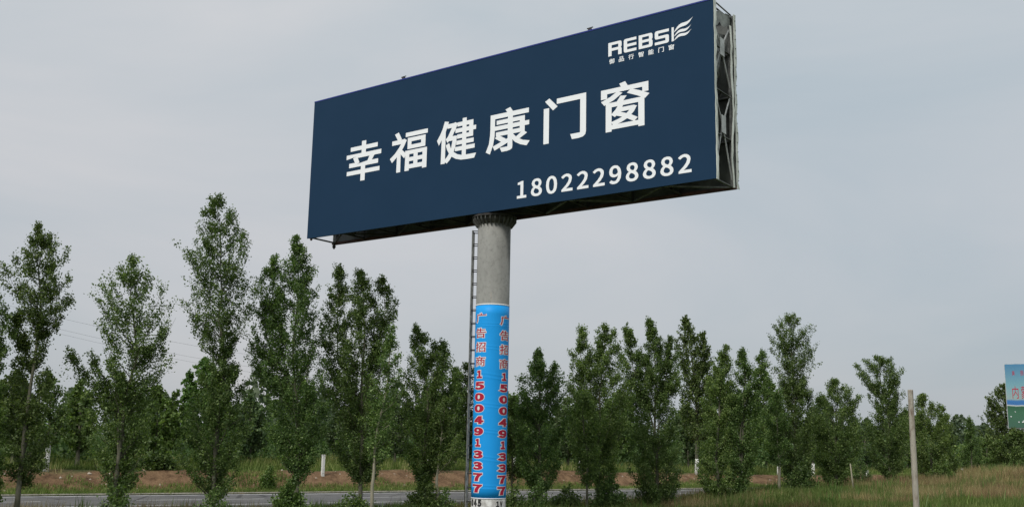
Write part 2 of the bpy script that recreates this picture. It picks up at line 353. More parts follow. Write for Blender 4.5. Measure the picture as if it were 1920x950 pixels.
# ------------------------------------------------------------------ lettering
GL = json.loads('''{"幸":[[23,60,23,48,80,48,80,27,13,27,13,16,80,16,80,-14,94,-14,94,16,162,16,162,27,94,27,94,48,154,48,154,60,122,60,135,81,121,85,109,60,56,60,65,63,55,85,167,85,167,97,94,97,94,117,149,117,149,128,94,128,94,147,80,147,80,128,27,128,27,117,80,117,80,97,9,97,9,85,54,85,42,82,52,60]],"福":[[23,142,37,116,47,121,34,146],[93,105,143,105,143,85,93,85],[82,115,82,75,156,75,156,115],[72,138,72,127,165,127,165,138],[111,53,111,34,85,34,85,53],[123,53,151,53,151,34,123,34],[111,24,111,5,85,5,85,24],[123,24,151,24,151,5,123,5],[10,114,10,102,54,102,40,80,23,60,3,44,10,32,34,53,34,-14,46,-14,46,62,65,42,72,52,72,-14,85,-14,85,-6,151,-6,151,-13,164,-13,164,63,72,63,72,53,50,73,61,91,70,110,63,115,61,114]],"健":[[37,147,29,121,18,98,6,79,12,65,25,85,25,-14,37,-14,37,109,49,144],[94,133,94,123,116,123,116,109,86,109,86,99,116,99,116,85,94,85,94,75,116,75,116,61,91,61,91,51,116,51,116,37,86,37,86,27,116,27,116,5,127,5,127,27,164,27,164,37,127,37,127,51,159,51,159,61,127,61,127,75,156,75,156,99,168,99,168,109,156,109,156,133,127,133,127,146,116,146,116,133],[127,99,145,99,145,85,127,85],[127,109,127,123,145,123,145,109],[50,68,55,72,75,72,71,50,66,31,55,57,46,53,52,35,61,20,51,5,39,-6,48,-14,59,-4,68,10,88,-3,110,-10,136,-12,164,-12,169,0,136,0,113,1,92,8,74,21,82,48,87,82,80,83,78,83,65,83,89,131,81,136,77,134,50,134,50,123,72,123,55,89,50,82,45,78]],"康":[[42,41,68,22,76,31,50,48],[138,74,138,60,104,60,104,74],[138,84,104,84,104,96,138,96],[82,145,90,132,21,132,21,80,20,52,16,21,5,-7,16,-14,27,16,32,49,33,80,33,120,91,120,91,106,46,106,46,96,91,96,91,84,38,84,38,74,91,74,91,60,44,60,44,50,91,50,91,30,33,8,38,-3,91,20,91,1,90,-2,87,-3,62,-3,67,-14,85,-14,97,-12,103,-8,104,1,104,30,120,14,139,2,161,-6,169,5,147,11,128,22,158,40,148,48,120,28,104,47,104,50,151,50,151,73,168,73,168,84,151,84,151,106,104,106,104,120,166,120,166,132,105,132,95,149]],"门":[[22,141,47,108,58,116,32,147],[16,112,16,-14,29,-14,29,112],[63,141,63,128,146,128,146,4,145,0,142,-1,113,-1,117,-14,138,-14,151,-12,158,-6,160,4,160,141]],"窗":[[65,118,41,103,15,93,22,83,50,95,75,112],[101,110,129,96,153,82,162,91,137,105,109,118],[76,100,64,82,29,82,29,-14,42,-14,42,-7,135,-7,135,-13,148,-13,148,82,78,82,89,98],[42,3,42,72,135,72,135,3],[64,38,86,28,68,20,48,14,54,6,76,13,96,23,118,9,125,16,104,30,115,41,123,56,116,59,114,59,75,59,79,68,69,69,61,56,48,43,56,36,69,50,109,50,95,34,70,45],[75,145,81,132,13,132,13,105,27,105,27,122,148,122,148,105,161,105,161,132,96,132,88,148]],"御":[[35,147,22,129,5,112,12,102,31,121,47,143],[121,134,121,-14,132,-14,132,122,153,122,153,26,151,24,138,24,142,12,153,12,160,14,164,19,165,26,165,134],[38,112,22,85,3,62,11,51,26,69,26,-14,38,-14,38,86,47,101,57,95,68,116,80,116,80,89,50,89,50,77,80,77,80,12,65,10,65,64,55,64,55,9,45,8,48,-5,117,7,117,18,92,14,92,44,114,44,114,55,92,55,92,77,115,77,115,89,92,89,92,116,114,116,114,128,72,128,77,145,65,147,58,123,47,103,50,108]],"品":[[53,127,123,127,123,94,53,94],[40,140,40,81,136,81,136,140],[15,62,15,-14,27,-14,27,-5,64,-5,64,-12,77,-12,77,62],[27,8,27,50,64,50,64,8],[96,62,96,-14,109,-14,109,-5,149,-5,149,-13,162,-13,162,62],[109,8,109,50,149,50,149,8]],"行":[[76,137,76,124,162,124,162,137],[47,147,29,127,6,109,14,98,38,119,59,142],[68,88,68,76,127,76,127,3,126,0,123,-1,95,-1,100,-13,121,-13,133,-12,139,-7,141,3,141,76,167,76,167,88],[54,110,31,80,4,56,14,45,34,64,34,-15,47,-15,47,78,66,105]],"智":[[108,121,144,121,144,84,108,84],[95,133,95,72,157,72,157,133],[47,21,129,21,129,3,47,3],[47,31,47,47,129,47,129,31],[34,58,34,-14,47,-14,47,-8,129,-8,129,-14,142,-14,142,58],[28,148,20,128,9,112,19,106,30,122,45,122,45,112,45,105,9,105,9,94,43,94,37,84,25,73,7,63,16,54,31,63,43,73,50,83,78,63,87,72,54,92,55,94,88,94,88,105,57,105,58,112,58,122,84,122,84,133,36,133,40,145]],"能":[[67,74,67,58,30,58,30,74],[18,85,18,-14,30,-14,30,22,67,22,67,1,67,-1,64,-2,46,-1,50,-13,64,-13,74,-11,79,-7,80,1,80,85],[30,48,67,48,67,32,30,32],[150,134,109,117,109,147,96,147,96,89,98,77,105,72,118,70,148,70,159,72,164,81,167,97,155,102,154,89,152,84,147,82,119,82,111,83,109,89,109,107,159,124],[152,56,133,46,109,37,109,65,96,65,96,6,98,-5,105,-11,118,-12,149,-12,160,-10,166,-1,169,17,157,22,156,8,153,1,148,-1,119,-1,111,1,109,6,109,26,137,35,161,46],[15,97,72,103,77,93,88,99,79,117,65,137,55,132,67,113,29,110,50,143,37,147,27,128,18,116,10,109]],"广":[[82,144,91,120,25,120,25,70,24,45,19,18,7,-6,18,-16,31,11,37,42,39,70,39,108,165,108,165,120,99,120,105,122,96,147]],"告":[[43,146,30,117,13,93,25,86,41,110,85,110,85,82,11,82,11,70,165,70,165,82,98,82,98,110,152,110,152,122,98,122,98,147,85,147,85,122,48,122,57,142],[32,52,32,-16,46,-16,46,-6,131,-6,131,-15,145,-15,145,52],[46,7,46,40,131,40,131,7]],"招":[[29,147,29,112,7,112,7,99,29,99,29,61,5,54,8,41,29,48,29,2,28,-1,26,-1,10,-1,13,-14,36,-11,40,-7,42,2,42,52,63,59,61,71,42,65,42,99,63,99,63,112,42,112,42,147],[74,58,74,-14,86,-14,86,-5,146,-5,146,-13,159,-13,159,58],[86,7,86,46,146,46,146,7],[68,138,68,126,98,126,93,106,82,88,63,75,71,65,88,76,100,90,108,107,112,126,148,126,145,95,142,83,136,81,118,82,122,69,142,69,148,71,153,74,158,91,161,133,161,138]],"商":[[48,113,59,92,71,97,60,117],[98,71,132,44,140,53,106,79],[69,77,55,65,39,53,45,43,63,57,79,73],[115,116,102,92,21,92,21,-14,33,-14,33,80,143,80,143,1,142,-2,139,-3,115,-3,119,-13,148,-11,153,-7,155,1,155,92,116,92,129,112],[55,48,55,0,66,0,66,9,119,9,119,48],[66,39,108,39,108,18,66,18],[77,144,84,128,11,128,11,117,165,117,165,128,98,128,90,148]],"内":[[17,117,17,-14,30,-14,30,104,81,104,79,86,72,67,58,48,35,31,44,21,64,36,78,52,87,69,111,45,130,24,141,32,118,56,91,81,94,104,145,104,145,4,144,0,141,-1,113,-1,117,-14,137,-14,150,-12,156,-7,158,3,158,117,94,117,94,147,81,147,81,117]],"蒙":[[16,112,16,84,28,84,28,102,147,102,147,84,159,84,159,112],[41,92,41,83,136,83,136,92],[134,59,97,39,89,49,78,59,85,64,152,64,152,74,24,74,24,64,67,64,40,52,11,44,18,35,43,43,68,54,76,47,47,32,14,21,21,12,53,24,82,40,87,32,66,18,39,6,12,-3,19,-12,57,3,91,23,92,9,87,0,83,-2,78,-3,64,-2,68,-14,80,-14,89,-13,96,-9,103,0,105,14,102,29,107,31,119,14,135,-1,152,-12,161,-1,145,9,129,21,117,36,142,50],[112,147,112,136,63,136,63,147,50,147,50,136,9,136,9,126,50,126,50,116,63,116,63,126,112,126,112,116,125,116,125,126,165,126,165,136,125,136,125,147]],"美":[[122,148,106,123,60,123,67,126,51,148,40,143,53,123,17,123,17,111,81,111,81,96,26,96,26,85,81,85,81,70,10,70,10,58,79,58,77,45,14,45,14,33,73,33,61,17,40,6,7,-2,14,-13,43,-6,64,3,78,16,87,32,104,10,128,-5,160,-13,168,-1,139,5,116,16,100,33,164,33,164,45,91,45,93,58,166,58,166,70,94,70,94,85,150,85,150,96,94,96,94,111,158,111,158,123,121,123,135,144]],"丽":[[35,70,52,34,62,39,45,74],[112,68,129,33,140,38,122,72],[9,137,9,124,166,124,166,137],[19,106,19,-14,31,-14,31,94,66,94,66,2,64,-1,48,0,52,-13,65,-13,74,-11,78,-6,79,2,79,106],[95,106,95,-14,107,-14,107,94,145,94,145,2,142,-1,125,-1,129,-13,143,-13,152,-11,156,-6,158,2,158,106]],"0":[[49,-2,65,2,78,14,86,35,89,65,86,94,78,114,65,127,49,131,32,127,20,114,12,94,9,65,12,35,20,14,32,2],[49,11,39,14,31,24,26,40,24,65,26,89,31,105,39,115,49,118,59,115,66,105,71,89,73,65,71,40,66,24,59,14]],"1":[[15,0,86,0,86,13,60,13,60,128,48,128,36,123,21,119,21,109,44,109,44,13,15,13]],"2":[[8,0,88,0,88,14,53,14,32,13,58,40,76,67,82,93,80,108,72,120,60,128,45,131,30,128,18,122,7,112,16,103,24,110,33,116,43,118,56,114,64,105,67,92,60,69,41,42,8,9]],"3":[[46,-2,62,0,75,7,84,19,87,34,84,50,74,61,60,67,60,68,72,74,80,85,83,99,80,112,72,122,61,128,46,131,32,129,20,123,10,115,18,105,31,114,45,118,57,115,64,108,67,97,65,88,59,80,48,75,31,73,31,61,50,59,62,54,69,45,71,35,68,22,59,14,45,11,32,13,22,18,13,26,5,15,15,7,28,0]],"4":[[60,0,75,0,75,35,92,35,92,48,75,48,75,128,57,128,4,46,4,35,60,35],[60,48,20,48,49,92,60,111,60,88]],"5":[[46,-2,62,1,75,9,84,23,88,42,85,60,76,73,64,80,49,83,39,81,30,78,33,115,82,115,82,128,19,128,15,68,24,63,34,69,45,71,59,67,68,57,72,41,68,25,58,15,44,11,31,13,21,18,13,25,5,15,15,6,28,0]],"6":[[53,-2,67,1,79,9,87,22,90,39,87,57,80,70,69,77,54,80,39,76,25,64,28,89,35,106,45,115,58,117,69,115,78,108,87,117,79,124,69,129,57,131,39,127,24,115,14,93,10,61,13,33,22,14,36,2],[25,51,34,61,43,66,51,68,64,64,72,54,74,39,71,24,64,14,53,10,39,15,30,29]],"7":[[35,0,51,0,54,34,60,64,71,91,89,119,89,128,9,128,9,115,71,115,51,80,39,44]],"8":[[49,-2,65,0,78,7,86,18,89,31,86,46,78,57,68,65,75,73,82,84,85,96,82,110,75,121,64,128,49,130,31,126,19,115,14,98,17,85,23,76,32,68,32,67,20,59,12,47,8,32,11,18,20,7,33,0],[58,70,43,76,33,85,29,98,31,109,39,116,49,118,61,115,68,107,71,96,68,82],[49,10,35,13,26,21,22,33,25,45,31,55,40,62,57,55,69,45,74,31,71,20,62,12]],"9":[[41,-2,59,2,73,14,84,36,88,70,84,96,75,115,62,127,44,131,30,128,19,119,11,106,8,89,10,71,17,59,29,51,43,49,59,53,73,64,69,39,62,23,52,14,41,11,29,14,19,21,10,11,18,4,28,-1],[72,78,64,68,55,62,46,61,33,64,25,74,23,89,26,104,33,115,45,118,59,114,68,100]],"V":[[41,0,60,0,101,128,84,128,64,59,51,16,50,16,38,59,17,128,0,128]]}''')
def contours(ch):
    return [np.array(s, float).reshape(-1, 2) / 500 for s in GL[ch]]
def area(c):
    x, y = c[:, 0], c[:, 1]
    return .5 * np.sum(x * np.roll(y, -1) - np.roll(x, -1) * y)
def inside(p, c):
    x, y = c[:, 0], c[:, 1]; x2, y2 = np.roll(x, -1), np.roll(y, -1)
    k = (y > p[1]) != (y2 > p[1])
    xi = x[k] + (p[1] - y[k]) / (y2[k] - y[k]) * (x2[k] - x[k])
    return np.sum(np.where(y2[k] > y[k], 1, -1) * (xi > p[0]))
def embolden(cs, d):
    """move every outline outward by d (outlines turn counter-clockwise round ink, clockwise round holes)"""
    out_ = []
    if not cs: return cs
    big = max(cs, key=lambda c: abs(area(c)))
    sgn = 1 if area(big) > 0 else -1
    for c in cs:
        c = c if sgn > 0 else c[::-1]
        if d:
            e = np.roll(c, -1, 0) - c; e /= np.linalg.norm(e, axis=1)[:, None] + 1e-9
            nrm = np.stack([e[:, 1], -e[:, 0]], 1); prev = np.roll(nrm, 1, 0)
            mi = nrm + prev; l2 = np.sum(mi * mi, 1)[:, None]
            mi = np.where(l2 > .25, 2 * mi / np.maximum(l2, 1e-6), nrm * 1.2)
            ln = np.linalg.norm(mi, axis=1)[:, None]
            mi = mi * np.minimum(1, 1.9 / np.maximum(ln, 1e-6))
            c = c + mi * d
        out_.append(c)
    return out_
def fill(cs, cutx=None):
    """triangles of the union of the outlines; cutx: extra upright cuts so that the sheet can bend"""
    V, E = [], []
    for c in cs:
        k = len(V); V += [Vector(p) for p in c]; E += [(k + i, k + (i + 1) % len(c)) for i in range(len(c))]
    if cutx is not None:
        y0 = min(v.y for v in V) - .01; y1 = max(v.y for v in V) + .01
        for x in cutx:
            k = len(V); V += [Vector((x, y0)), Vector((x, y1))]; E.append((k, k + 1))
    v, _, f, *_ = delaunay_2d_cdt(V, E, [], 0, 1e-5)
    F = [list(t_) for t_ in f if sum(inside(((v[t_[0]] + v[t_[1]] + v[t_[2]]) / 3), c) for c in cs) > 0]
    return v, F
def text_patch(items, place):
    """items: (char, x0, x1, y0, y1, embolden[em]) boxes; place(x, y) -> 3D"""
    V, F = [], []
    for ch, x0, x1, y0, y1, d, *cut in items:
        cs = contours(ch)
        al = np.vstack(cs); a, b_ = al.min(0), al.max(0)
        sx, sy = (x1 - x0) / (b_[0] - a[0] + 2 * d), (y1 - y0) / (b_[1] - a[1] + 2 * d)
        g = embolden(cs, d)
        g = [np.stack([(c[:, 0] - a[0] + d) * sx + x0, (c[:, 1] - a[1] + d) * sy + y0], 1) for c in g]
        v, f = fill(g, cut[0] if cut else None)
        k = len(V)
        V += [place(p.x, p.y) for p in v]; F += [[i + k for i in t_] for t_ in f]
    return V, F

# ------------------------------------------------------------------ the great billboard
BR = Vector((6.3855, 30.72 + .0, 0)); YAW = R(53.63)
BRX, BRY, BRZ = 6.384, 30.68, 3 + 8.19
D = Vector((-math.sin(YAW), math.cos(YAW), 0)); NB = Vector((math.cos(YAW), math.sin(YAW), 0))
LB, HB, TB = 18.70, 6.0, 1.60
def solve_board():
    """least squares: corners of the front sheet and of the rear sheet as surveyed in the photograph"""
    obs = np.array([[590, 192], [577, 447], [1335, 0], [1343, 335], [1378, 30], [1383, 352], [625, 460]], float)
    def pr(P):
        q = P - np.array([0, 0, EYE]); d = q @ np.array(FWD)
        return np.stack([960 + FPX * (q @ np.array(RIGHT)) / d, 475 - FPX * (q @ np.array(UP)) / d], 1)
    def f(p):
        x, y, z, yaw, L_, t_ = p
        dd = np.array([-math.sin(yaw), math.cos(yaw), 0]); nn = np.array([math.cos(yaw), math.sin(yaw), 0]); u = np.array([0, 0, HB]); q = np.array([x, y, z])
        return (pr(np.array([q + dd * L_ + u, q + dd * L_, q + u, q, q + u + nn * t_, q + nn * t_, q + dd * L_ + nn * t_])) - obs).ravel()
    p = np.array([BRX, BRY, BRZ, YAW, LB, TB])
    for _ in range(30):
        r_ = f(p); J = np.array([(f(p + e) - r_) / 1e-5 for e in np.eye(6) * 1e-5]).T
        p = p - np.linalg.lstsq(J, r_, rcond=None)[0]
    return p
BRX, BRY, BRZ, YAW, LB, TB = solve_board()
D = Vector((-math.sin(YAW), math.cos(YAW), 0)); NB = Vector((math.cos(YAW), math.sin(YAW), 0))
BC = Vector((BRX, BRY, 0)) + D * LB / 2 + NB * TB / 2           # axis of the pole
def place_axis(px, py, x, y):
    """height at which the upright line over (x, y) crosses photo row py"""
    _, z = on_plane(px, py, (x, y)); return z
BZ0 = BRZ; BZ1 = BRZ + HB
# local frame of the billboard: x to the right along the sheet, y away from the camera, z up; origin at the pole's foot
PZ = gz(BC.x, BC.y) - .02
board = thing('billboard', 'huge navy blue roadside billboard with white Chinese lettering on one grey concrete pole', 'billboard',
              (BC.x, BC.y, PZ), math.atan2(-D.y, -D.x))
PR = .615
zl = lambda z: z - PZ
NAVY = mat_noise('navy vinyl', (.0150, .0410, .084), (.0165, .0435, .089), .5, .55, .06)
WHITE = mat_noise('white print', (.93, .95, .98), (.95, .965, .985), 2, .6, .2)
FLAP = mat_noise('pale vinyl hem', (.50, .53, .48), (.80, .83, .77), 3, .6, .3, (1, 1, .4), .3)
BACKV = mat_noise('dark grey vinyl lining', (.045, .048, .045), (.15, .16, .15), 1.1, .45, .4, (1, 1, .6), .5)
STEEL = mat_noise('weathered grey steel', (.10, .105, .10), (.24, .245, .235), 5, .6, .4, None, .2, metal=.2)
STEEL_D = mat_noise('dark and shaded steel', (.025, .024, .024), (.06, .055, .052), 5, .7, .3, None, .2)  # dark fittings, and inner frame members with the box's shade in their colour
RUST = mat_noise('red oxide steel', (.07, .035, .034), (.15, .075, .07), 4, .8, .25, (1, 1, 1), .3)
STEEL_L = mat_noise('pale galvanised steel', (.42, .43, .42), (.66, .67, .66), 4, .6, .4, None, .2)
x0, x1, y0, y1 = -LB / 2, LB / 2, -TB / 2, TB / 2
z0, z1 = zl(BZ0), zl(BZ1)
# front sheet, very slightly slack
def sheet(name, y, ysg, mat, nx=38, nz=14, amp=.012):
    V, F = [], []
    for k in (0, 1):
        for i in range(nx + 1):
            for j in range(nz + 1):
                u, v = i / nx, j / nz
                sag = amp * math.sin(u * 31) * math.sin(v * 3.14) * (1 if k == 0 else 1)
                V.append((x0 + LB * u, y + ysg * (k * .03) + sag, z0 + HB * v))
    q = (nx + 1) * (nz + 1); s_ = lambda i, j, k: k * q + i * (nz + 1) + j
    for k in (0, 1):
        for i in range(nx):
            for j in range(nz):
                f = [s_(i, j, k), s_(i + 1, j, k), s_(i + 1, j + 1, k), s_(i, j + 1, k)]
                F.append(f if (k == 0) == (ysg > 0) else f[::-1])
    for i in range(nx):
        for j in (0, nz):
            f = [s_(i, j, 0), s_(i, j, 1), s_(i + 1, j, 1), s_(i + 1, j, 0)]; F.append(f if j == 0 else f[::-1])
    for j in range(nz):
        for i in (0, nx):
            f = [s_(i, j, 0), s_(i, j + 1, 0), s_(i, j + 1, 1), s_(i, j, 1)]; F.append(f if i == 0 else f[::-1])
    return mesh_obj(name, V, F, mat, board)
front = sheet('front_sheet', y0, 1, NAVY, amp=0)
tag(front, 'flat navy blue vinyl front carrying the white lettering')
lining = sheet('rear_sheet', y1, -1, BACKV, amp=.05)
mb = MB().box(x0 + .01, x1 - .01, y0 + .035, y0 + .05, z0 + .02, z1 - .02)
mb.build('sheet_lining', BACKV, board)
mb = MB().box(x0, x1, y0 - .012, y0 + .03, z1 + .001, z1 + .05)
mb.build('top_hem', mat_noise('bright blue hem', (.02, .04, .22), (.03, .05, .26), 2, .6), board)
U18 = LB / 18.0
def onface(u, v):
    return (x0 + u * U18, y0 - .006, z0 + v)
items = []
for ch, a_, b_, c_, d_ in (('幸', 2.07, 3.96, 2.10, 3.79), ('福', 4.45, 6.33, 2.15, 3.80), ('健', 6.81, 8.66, 2.15, 3.83), ('康', 9.13, 11.02, 2.19, 3.84),
                           ('门', 11.62, 13.34, 2.17, 3.83), ('窗', 13.92, 15.71, 2.17, 3.86)):
    items.append((ch, a_, b_, c_, d_, .0065))
for it in items: mesh_obj('large_character', *text_patch([it], onface), WHITE, front)
items = []
for i, ch in enumerate('18022298882'):
    cx = 10.735 + .622 * i
    wd = {'1': .40, '2': .45, '8': .46, '0': .45, '9': .45}[ch]
    lo, hi = (.325, .955) if ch in '12' else (.315, .965)
    items.append((ch, cx - wd / 2, cx + wd / 2, lo, hi, .008))
for it in items: mesh_obj('phone_digit', *text_patch([it], onface), WHITE, front)
items = []
for i, ch in enumerate('御品行智能门窗'):
    cx = 14.335 + i * .366
    items.append((ch, cx - .10, cx + .10, 4.60, 4.785, .0065))
for it in items: mesh_obj('small_character', *text_patch([it], onface), WHITE, front)
# emblem: four squared letters, an upright bar and three waving streamers
def rr(pts, rad, n=4):
    """round the flagged corners of a polygon: pts (x, y, flag)"""
    out_ = []
    k = len(pts)
    for i, (x, y, fl) in enumerate(pts):
        if not fl: out_.append((x, y)); continue
        p, a_, b_ = np.array((x, y)), np.array(pts[i - 1][:2]), np.array(pts[(i + 1) % k][:2])
        va, vb = a_ - p, b_ - p; r_ = min(rad * fl, np.linalg.norm(va) * .5, np.linalg.norm(vb) * .5)
        A, B = p + va / np.linalg.norm(va) * r_, p + vb / np.linalg.norm(vb) * r_
        for j in range(n + 1):
            t_ = j / n; q = A * (1 - t_) ** 2 + 2 * p * t_ * (1 - t_) + B * t_ ** 2; out_.append(tuple(q))
    return np.array(out_)
def letter(x, wd, solids, holes, lo=4.885, hi=5.375):
    f = lambda P: np.stack([x + P[:, 0] * wd, lo + P[:, 1] * (hi - lo)], 1)
    cs = []
    for s in solids:
        c = rr(s, .16); cs.append(c if area(c) > 0 else c[::-1])
    for s in holes:
        c = rr(s, .10); cs.append(c if area(c) < 0 else c[::-1])
    return [f(c) for c in cs]
S = []
wl = .51
S.append(letter(14.2, wl, [[(0, 0, 0), (.25, 0, 0), (.25, .37, 0), (.74, .37, 0), (.74, 0, 0), (1, 0, 0), (1, .44, .5), (.93, .52, .4), (1, .60, .5), (1, 1, 1), (0, 1, 0)]], [[(.25, .57, 0), (.25, .80, 0), (.75, .80, 0), (.75, .57, 0)]]))
S.append(letter(14.79, wl * .93, [[(0, 0, 1), (1, 0, 0), (1, .2, 0), (.27, .2, 0), (.27, .40, 0), (1, .40, 0), (1, .6, 0), (.27, .6, 0), (.27, .80, 0), (1, .80, 0), (1, 1, 0), (0, 1, 1)]], []))
S.append(letter(15.35, wl, [[(0, 0, 0), (1, 0, 1), (1, .44, .6), (.92, .52, .4), (1, .6, .6), (1, 1, 1), (0, 1, 0)]], [[(.25, .19, 0), (.25, .42, 0), (.74, .42, 0), (.74, .19, 0)], [(.25, .61, 0), (.25, .82, 0), (.74, .82, 0), (.74, .61, 0)]]))
S.append(letter(15.94, wl, [[(0, 0, 0), (1, 0, 1), (1, .60, 1), (.25, .60, 0), (.25, .80, 0), (1, .80, 0), (1, 1, 0), (0, 1, 1), (0, .40, 1), (.75, .40, 0), (.75, .20, 0), (0, .20, 0)]], []))
S.append([np.array([(16.545, 4.885), (16.625, 4.885), (16.625, 5.375), (16.545, 5.375)])])
def wave(xa, ya, xb, yb, th):
    """streamer: pointed at both ends, S-shaped, thick in the middle"""
    P, Q = [], []
    for j in range(13):
        t_ = j / 12
        x_ = xa + (xb - xa) * t_
        yc = ya + (yb - ya) * t_ + .055 * math.sin(2 * math.pi * t_) * (1 if t_ < .5 else 1)
        h_ = th * (math.sin(math.pi * min(1, t_ * 1.05 + .02)) ** .55) / 2 if t_ < .97 else .001
        P.append((x_, yc + h_)); Q.append((x_, yc - h_))
    c = np.array(Q + P[::-1]); return c if area(c) > 0 else c[::-1]
S.append([wave(16.64, 5.20, 17.30, 5.58, .125)])
S.append([wave(16.64, 5.05, 17.24, 5.33, .095)])
S.append([wave(16.64, 4.91, 17.24, 5.17, .095)])
for k_, cs in enumerate(S):
    v, f = fill(cs); mesh_obj('emblem_letter' if k_ < 4 else 'emblem_bar' if k_ == 4 else 'emblem_streamer', [onface(p.x, p.y) for p in v], f, WHITE, front)

# steel skeleton between the two sheets
nb = 10
xs = [x0 + .12 + (LB - .24) * i / nb for i in range(nb + 1)]
lv = [z0 + .06, z0 + HB * .27, z0 + HB * .52, z0 + HB * .77, z1 - .08]
yf, yr = y0 + .12, y1 - .12
for i, x in enumerate(xs):
    end = i in (0, nb)
    for y in (yf, yr):
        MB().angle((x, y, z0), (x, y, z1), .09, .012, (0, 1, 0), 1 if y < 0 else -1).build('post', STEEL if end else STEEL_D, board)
for z in lv:
    for y in (yf, yr):
        if z == lv[0] and y == yr: continue
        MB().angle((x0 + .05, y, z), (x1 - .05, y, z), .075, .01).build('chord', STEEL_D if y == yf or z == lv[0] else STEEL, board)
MB().box(x0, x1, y1 - .15, y1 - .01, z0 - .03, z0 + .07).build('bottom_beam', RUST, board)
for i, x in enumerate(xs):
    for z in lv:
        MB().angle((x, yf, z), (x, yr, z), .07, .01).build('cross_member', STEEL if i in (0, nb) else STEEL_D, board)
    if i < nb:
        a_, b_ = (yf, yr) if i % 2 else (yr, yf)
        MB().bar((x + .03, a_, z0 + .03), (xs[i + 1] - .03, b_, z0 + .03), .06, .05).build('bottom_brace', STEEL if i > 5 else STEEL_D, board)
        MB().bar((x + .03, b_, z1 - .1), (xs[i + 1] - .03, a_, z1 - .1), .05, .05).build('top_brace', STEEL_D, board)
# end frames: crossed braces and gusset plates
for x in (xs[0], xs[-1]):
    for k, (za, zb) in enumerate(((z0 + .2, z0 + HB * .53), (z0 + HB * .56, z1 - .5))):
        zm = (za + zb) / 2 + (.22 if k else .3)
        for (ya, yb) in ((yf, yr), (yr, yf)):
            for (p, q) in (((x, ya, za), (x, 0, zm)), ((x, 0, zm), (x, yb, zb))):
                MB().bar(p, q, .035, .035).build('end_brace', STEEL_L, board)
        gx = x + (.04 if x > 0 else -.04)
        MB().box(gx - .006, gx + .006, -.16, .17, zm - .30, zm + .30).build('gusset_plate', STEEL_L, board)
# long inner truss diagonals seen through the open end
for i in range(nb):
    mb = MB(); za, zb = (lv[0], lv[2]) if i % 2 else (lv[2], lv[0])
    mb.bar((xs[i], 0, za), (xs[i + 1], 0, zb), .06, .06).build('inner_diagonal', STEEL_D, board)
    MB().bar((xs[i], 0, lv[2]), (xs[i + 1], 0, lv[4] if i % 2 else lv[2] + .1), .06, .06).build('inner_diagonal', STEEL_D, board)
MB().box(x0 + .6, x1 - .5, -.16, .16, z0 + .25, z0 + .31).build('added_dark_deck', STEEL_D, board)  # deck added so the open-bottomed box looks dark from below
for zz, hh in ((z0 + 1.0, .5), (z0 + 2.6, .3)):
    MB().bar((x0 + .3, 0, zz), (x1 - 1.2, 0, zz), .16, hh).build('added_dark_beam', STEEL_D, board)  # central beams added to darken the view into the box
# slack torn hems at the open end
def hem(name, pts, wd, mat, seed):
    rg = random.Random(seed); V, F = [], []
    for i, (x, y, z) in enumerate(pts):
        j = rg.uniform(-.015, .015); k_ = wd * rg.uniform(.6, 1.2)
        V += [(x, y + j, z), (x + .02 + j, y + k_, z), (x + .035 + j, y + k_, z), (x + .018, y + j, z)]
    for i in range(len(pts) - 1):
        for q in range(4):
            F.append([4 * i + q, 4 * i + (q + 1) % 4, 4 * i + 4 + (q + 1) % 4, 4 * i + 4 + q])
    return mesh_obj(name, V, F, mat, board)
zz = np.linspace(z0 - .02, z1 + .03, 26)
hem('side_hem', [(x1 + .004, y0 + .002, z) for z in zz], .12, FLAP, 1)
hem('side_hem', [(x1 + .004, y1 - .06, z) for z in zz], .12, FLAP, 2)
hem('loose_hem', [(x1 - .02, y1 - .28 + .10 * math.sin(z * 1.9) * math.sin(z * .6), z) for z in zz[:-2]], .08, FLAP, 3)
hem('loose_hem', [(x1 - .05, y0 + .10 + .05 * math.sin(z * 1.3 + 1), z) for z in zz[1:-6]], .035, RUST, 4)
V, F = [], []
rg = random.Random(9)
for i in range(9):
    y = yf + (yr - yf) * i / 8; top = z1 - .25 + .22 * i / 8 + rg.uniform(-.03, .05)
    for dx, zt in ((0, top), (0, top - .4 - rg.uniform(0, .15)), (-.02, top), (-.02, top - .4)):
        V.append((x1 - .08 + dx, y, zt))
for i in range(8):
    k = 4 * i; F += [[k, k + 4, k + 5, k + 1], [k + 2, k + 3, k + 7, k + 6], [k, k + 2, k + 6, k + 4], [k + 1, k + 5, k + 7, k + 3]]
tag(mesh_obj('torn_vinyl', V, F, mat_noise('crumpled vinyl', (.12, .125, .115), (.4, .42, .38), 2, .5, .4, None, .6), board), 'crumpled strip of torn pale vinyl')
V, F = [], []
for i in range(7):                       # sagging sheet remnant in the upper end bay
    for j in range(7):
        y = yf + .1 + (yr - yf - .2) * i / 6; z = z1 - .7 - 1.5 * j / 6
        V.append((x1 - .35 + .12 * math.sin(i * 1.3 + j * .7), y, z)); 
n_ = 7
for i in range(6):
    for j in range(6): F.append([i * n_ + j, i * n_ + j + 1, (i + 1) * n_ + j + 1, (i + 1) * n_ + j])
o = mesh_obj('hanging_vinyl', V, F, mat_noise('grey plastic film', (.10, .11, .10), (.34, .35, .33), 1.5, .35, .5, None, .5), board, True)
md = o.modifiers.new('thickness', 'SOLIDIFY'); md.thickness = .006
MB().tube([(x1 - .05, yf, z1 + .02), (x1 - .05, yr, z1 - .02)], .025, 6).build('top_rod', STEEL, board)
for z in np.linspace(z0 + .25, z1 - .2, 18):
    MB().tube([(x1 + .045, y1 - .01, z), (x1 + .045, y1 + .03, z + .01)], .012, 5).build('tie', STEEL_D, board)
